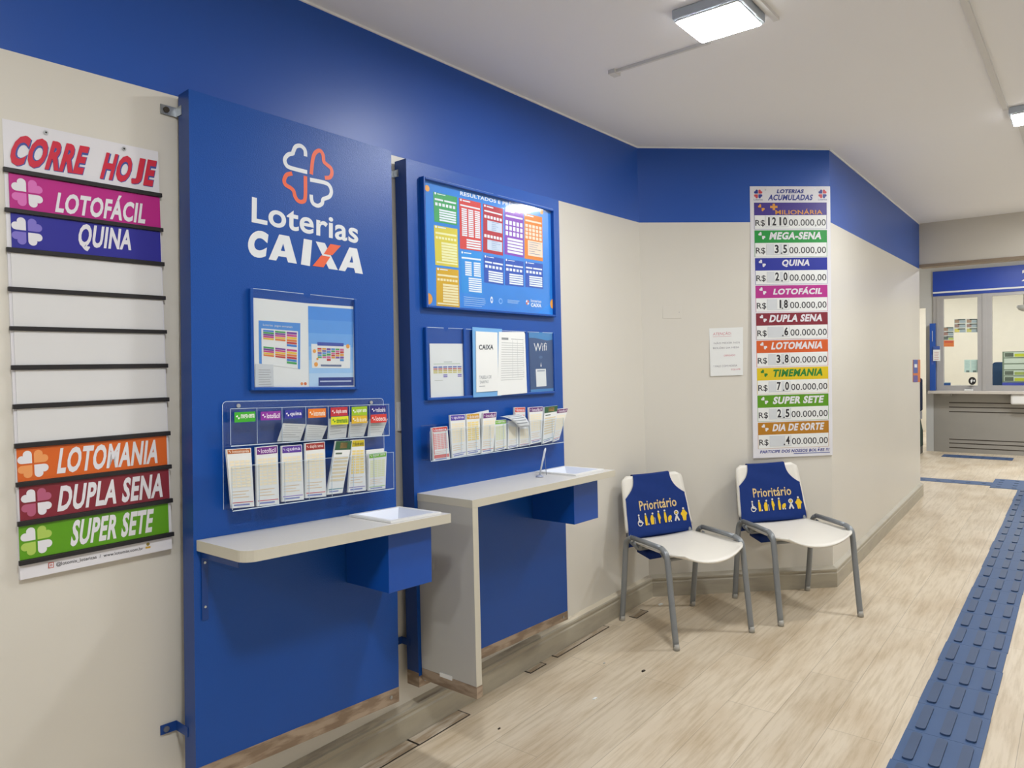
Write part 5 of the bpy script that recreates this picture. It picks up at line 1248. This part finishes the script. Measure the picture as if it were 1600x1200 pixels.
b = MB(); b.box(hx0, x1e, 0.0, 0.792, -0.06, 0.0, M_GREYP)
for vv in (.667, .607, .546, .175, .123, .063): b.box(.552, x1e, vv - 0.006, vv + 0.006, 0.0, 0.0012, M_DARKGAP)
b.build('front_panel', t)
b = MB(); b.box((1.2428,0.7493)[0], (1.2428,0.7493)[0] + 0.45, 0.66, 0.792, 0.001, 0.12, M_WHITEP); b.build('coin_tray', t, bevel=0.02)
b = MB(); b.box((0.4651,0.7778)[0], (0.5882,0.7792)[0], 0.755, 0.792, 0.001, 0.09, M_GREYP); b.build('shelf_bracket', t)
# number blade and notice on the left post
bq = [(0.3413,1.7336),(0.4058,1.7304),(0.4007,0.3555),(0.3358,0.3530)]
b = MB(); bx0, bx1 = bq[0][0], bq[1][0]; b.box(bx0, bx1, 0.832, bq[0][1], 0.03, 0.10, ink('#2152a8'))
b.text('1', R(bx0 + .03, bq[0][1] - .24, bx1 - .03, bq[0][1] - .1), 0.1006, M_PAPER, bold=.02); b.flat(R(bx0 + .02, bq[0][1] - .55, bx1 - .02, bq[0][1] - .42), 0.1006, ink('#4a62b8'))
tag(b.build('number_blade', fr=F), 'narrow blue sign blade with a white number beside the teller window', 'sign')
nq = [(0.3849,1.4292),(0.4649,1.4269),(0.4642,1.2296),(0.3841,1.2310)]
paper(F, 'notice_card', nq, 0.10, M_PAPER, 'small white notice with a blue top beside the blue number blade', 'notice', draw=lambda b, q, w: (b.flat(sub(q, 0, 0, 1, .24), w + D, ink('#3f5aa0')), lines(b, sub(q, .1, .35, .9, .95), w + D, 5, ink('#c9a0a0'), .3))[0], th=0.02)
# ticket cards on the glass
def ticket(q, w, a, bcol, label, grp):
    b = MB(); b.prism(q, w, w + 0.002, ink('#b9c6c4')); b.flat(sub(q, .03, .12, .45, .9), w + 0.0024, ink(a)); b.flat(sub(q, .5, .4, .97, .9), w + 0.0024, ink(bcol)); b.flat(sub(q, .3, .05, .95, .3), w + 0.0024, ink('#5d6a66'))
    return tag(b.build('ticket_card', fr=F), label, 'ticket card', grp)
G1 = 'lottery ticket cards on the left teller window'
pos = ['top left', 'top right', 'middle left', 'middle right', 'lower left', 'lower right']
tt_ = [[(0.6133,1.7830),(0.7457,1.7785),(0.7455,1.7216),(0.6131,1.7255)], [(0.7522,1.7782),(0.8768,1.7741),(0.8767,1.7176),(0.7520,1.7212)], [(0.6131,1.7217),(0.7455,1.7178),(0.7454,1.6620),(0.6130,1.6654)], [(0.7520,1.7174),(0.8767,1.7139),(0.8766,1.6586),(0.7519,1.6617)], [(0.6130,1.6603),(0.7454,1.6569),(0.7452,1.5986),(0.6128,1.6015)], [(0.7519,1.6566),(0.8766,1.6535),(0.8765,1.5957),(0.7517,1.5984)]]
for q, p, cl in zip(tt_, pos, ['#a8917c', '#a8917c', '#a08a80', '#a08a80', '#d8d070', '#c8c878']):
    ticket(q, -0.016, cl, '#9fb2b8', 'ticket card, %s of the block of six on the teller glass' % p, G1)
for q, p, cl, c2_ in (([(0.4873,1.6827),(0.6075,1.6772),(0.6073,1.6197),(0.4871,1.6247)], 'topmost', '#a8917c', '#9fb2b8'), ([(0.4871,1.6209),(0.6073,1.6158),(0.6071,1.5608),(0.4869,1.5655)], 'second', '#a88a80', '#9fb2b8'), ([(0.4869,1.5616),(0.6071,1.5570),(0.6070,1.5032),(0.4867,1.5074)], 'third', '#6d7a74', '#b8cc70')):
    ticket(q, -0.016, cl, c2_, 'ticket card, %s of the left column on the teller glass' % p, G1)
b = MB(); q = [(0.4890,1.5035),(0.6092,1.4993),(0.6089,1.4161),(0.4887,1.4196)]; b.prism(q, -0.016, -0.014, ink('#dd8148')); b.flat(sub(q, .1, .1, .9, .4), -0.0136, ink('#d0604a')); tag(b.build('ticket_card', fr=F), 'orange card at the foot of the left column on the teller glass', 'ticket card', G1)
for q, p in (([(0.7269,1.2396),(0.7974,1.2384),(0.7970,1.0710),(0.7265,1.0715)], 'left'), ([(0.8006,1.2383),(0.8758,1.2369),(0.8755,1.0704),(0.8003,1.0710)], 'right')):
    b = MB(); b.prism(q, -0.016, -0.0145, ink('#bcd8d0')); lines(b, sub(q, .1, .1, .9, .7), -0.0141, 5, ink('#a0c0ba'), .3); b.flat(sub(q, .3, .85, .8, 1.0), -0.0141, ink('#6a807c')); tag(b.build('mint_sheet', fr=F), 'pale mint sheet on the teller glass, %s one of two' % p, 'sheet', 'mint sheets on the teller glass')
b = MB(); q = (0.8216,0.9593); 
pts = [(q[0] + .042 * math.cos(a * math.pi / 8), q[1] + .052 * math.sin(a * math.pi / 8)) for a in range(16)]
b.prism(pts, 0.021, 0.05, M_BLACK); b.flat([(q[0] - .02, q[1] + .005), (q[0] + .0, q[1] + .03), (q[0] + .006, q[1] - .0), (q[0] - .012, q[1] - .03)], 0.0506, M_PAPER); b.flat([(q[0] + .012, q[1] + .012), (q[0] + .03, q[1] + .015), (q[0] + .028, q[1] - .012), (q[0] + .014, q[1] - .008)], 0.0506, M_PAPER)
tag(b.build('speech_grille', fr=F), 'round black speech grille at the foot of the left teller window', 'speech grille')
b = MB(); q = [(0.4769,0.9387),(0.5698,0.9388),(0.5697,0.8950),(0.4768,0.8947)]; b.prism(q, -0.016, -0.012, ink('#2d5590')); b.flat(sub(q, 0, 0, 1, .2), -0.0115, ink('#a8c4c0')); tag(b.build('name_card', fr=F), 'small navy card in the lower left of the teller glass', 'card')
q = (0.7857,0.8576)
t2 = thing('calculator_tray', F_TL, (q[0], 0.8292, 0.05), 'small pale gadget lying on the teller counter below the round grille', 'gadget')
b = MB(); b.box(q[0] - .05, q[0] + .05, 0.8293, 0.85, 0.03, 0.11, M_WHITEP); b.build('body', t2, bevel=0.008)
b = MB(); b.box(q[0] - .03, q[0] + .03, 0.8502, 0.858, 0.04, 0.08, M_STEEL); b.build('keypad', t2)
# card display inside the second window
rx = (1.1345,1.3339); 
t3 = thing('card_display', F_TL, (rx[0] + 0.5, 0.83, -0.2), 'rack of yellow green ticket cards behind the second teller window', 'card rack')
b = MB(); b.box(rx[0], rx[0] + 1.0, 0.82, rx[1], -0.20, -0.185, ink('#7f8f7a')); b.build('rack_board', t3)
for r_ in range(5):
    for c_ in range(4):
        hh = (rx[1] - 0.94) / 5; q = R(rx[0] + .02 + c_ * .245, rx[1] - (r_ + .95) * hh, rx[0] + .245 + c_ * .245, rx[1] - r_ * hh - .01)
        b = MB(); b.prism(q, -0.184, -0.178, ink('#c9d6c6'))
        if not (r_ == 1 and c_ == 0) and not (r_ == 2 and c_ == 0):
            b.flat(sub(q, .03, .1, .45, .9), -0.1775, ink('#5f6a5c')); b.flat(sub(q, .5, .3, .97, .9), -0.1775, ink('#c2cc3a' if (r_ + c_) % 2 == 0 else '#a0b060'))
        b.build('ticket_slot', t3)
for k, cl in ((0, '#4a55b8'), (1, '#7a6ad0')):
    b = MB(); b.box(rx[0] + .0 + k * .27, rx[0] + .26 + k * .27, 0.86, 0.93 + k * .02, -0.177, -0.17, ink(cl)); b.build('header_strip', t3)
# dark blue partition screen behind the glass
qx = (0.9800,1.1990); qx1 = (1.0950,1.1971)
t4 = thing('booth_chair', F_TL, ((qx[0] + qx1[0]) / 2, 0, -0.6), 'dark blue chair back behind the second teller window', 'chair')
b = MB(); b.prism(rounded(qx[0] + 0.01, 0.78, qx1[0] + 0.12, 1.19, 0.04), -0.66, -0.58, mat('dark_blue_fabric', '#274a72', rough=0.8, var=0.1, scale=50)); b.build('backrest', t4)
b = MB(); b.prism(rounded(qx[0] - 0.02, -0.95, qx1[0] + 0.2, -0.58, 0.05), 0, 0.07, mat('dark_blue_fabric', '#274a72')); b.v = [(x_, 0.46 + z_, y_) for x_, y_, z_ in b.v]; b.build('seat', t4)
b = MB(); cxx = (qx[0] + qx1[0]) / 2 + .08; b.tube([(cxx, 0.03, -0.76), (cxx, 0.46, -0.76)], 0.03, M_BLACK); b.build('column', t4)
for k in range(5):
    b = MB(); a = k * 2 * math.pi / 5; b.tube([(cxx, 0.06, -0.76), (cxx + .26 * math.cos(a), 0.025, -0.76 + .26 * math.sin(a))], 0.02, M_BLACK, 8); b.build('base_arm', t4)
# hanging speaker dome in the second window
q = (1.3684,1.9094)
t5 = thing('dome_camera', F_TL, (q[0], q[1], -0.2), 'small grey dome fixture hanging inside the second teller window', 'dome camera')
b = MB(); b.tube([(q[0], q[1] + .02, -.2), (q[0], q[1] - 0.0, -.2), (q[0], q[1] - .04, -.2), (q[0], q[1] - .06, -.2)], [.07, .085, .06, .02], mat('dome_grey', '#b8b6b0', rough=.4), 16); b.build('dome', t5)
b = MB(); b.tube([(q[0], ZC - 0.02, -.2), (q[0], q[1] + .02, -.2)], .008, M_STEEL, 8); b.build('rod', t5)
# navy chair seen through the doorway left of the booth
nx = ((0.2273,0.9158)[0] + (0.2735,0.9159)[0]) / 2; nr = (0.2735,0.9159)[0]
t6 = thing('hall_chair', F_TL, (nr - 0.2, 0, 0.25), 'navy chair with a dark green skirt in the doorway left of the teller booth', 'chair')
b = MB(); b.prism(rounded(nr - 0.42, 0.56, nr, 1.005, 0.03), 0.22, 0.29, mat('navy_fabric', '#1b2742', rough=0.8)); b.build('backrest', t6)
b = MB(); b.box(nr - 0.40, nr - 0.005, 0.46, 0.56, 0.23, 0.28, mat('patterned_grey', '#9a9aa0', rough=0.6, var=0.5, scale=90)); b.build('waist_band', t6)
b = MB(); b.prism([(nr - 0.40, 0.1), (nr, 0.1), (nr - 0.002, 0.30), (nr - 0.02, 0.40), (nr - 0.03, 0.46), (nr - 0.38, 0.46)], 0.20, 0.55, mat('dark_green_fabric', '#1e332b', rough=0.85)); b.build('seat_skirt', t6)
b = MB(); b.box(nr - 0.39, nr - 0.003, 0.0, 0.1, 0.21, 0.54, M_BLACK); b.build('base', t6)
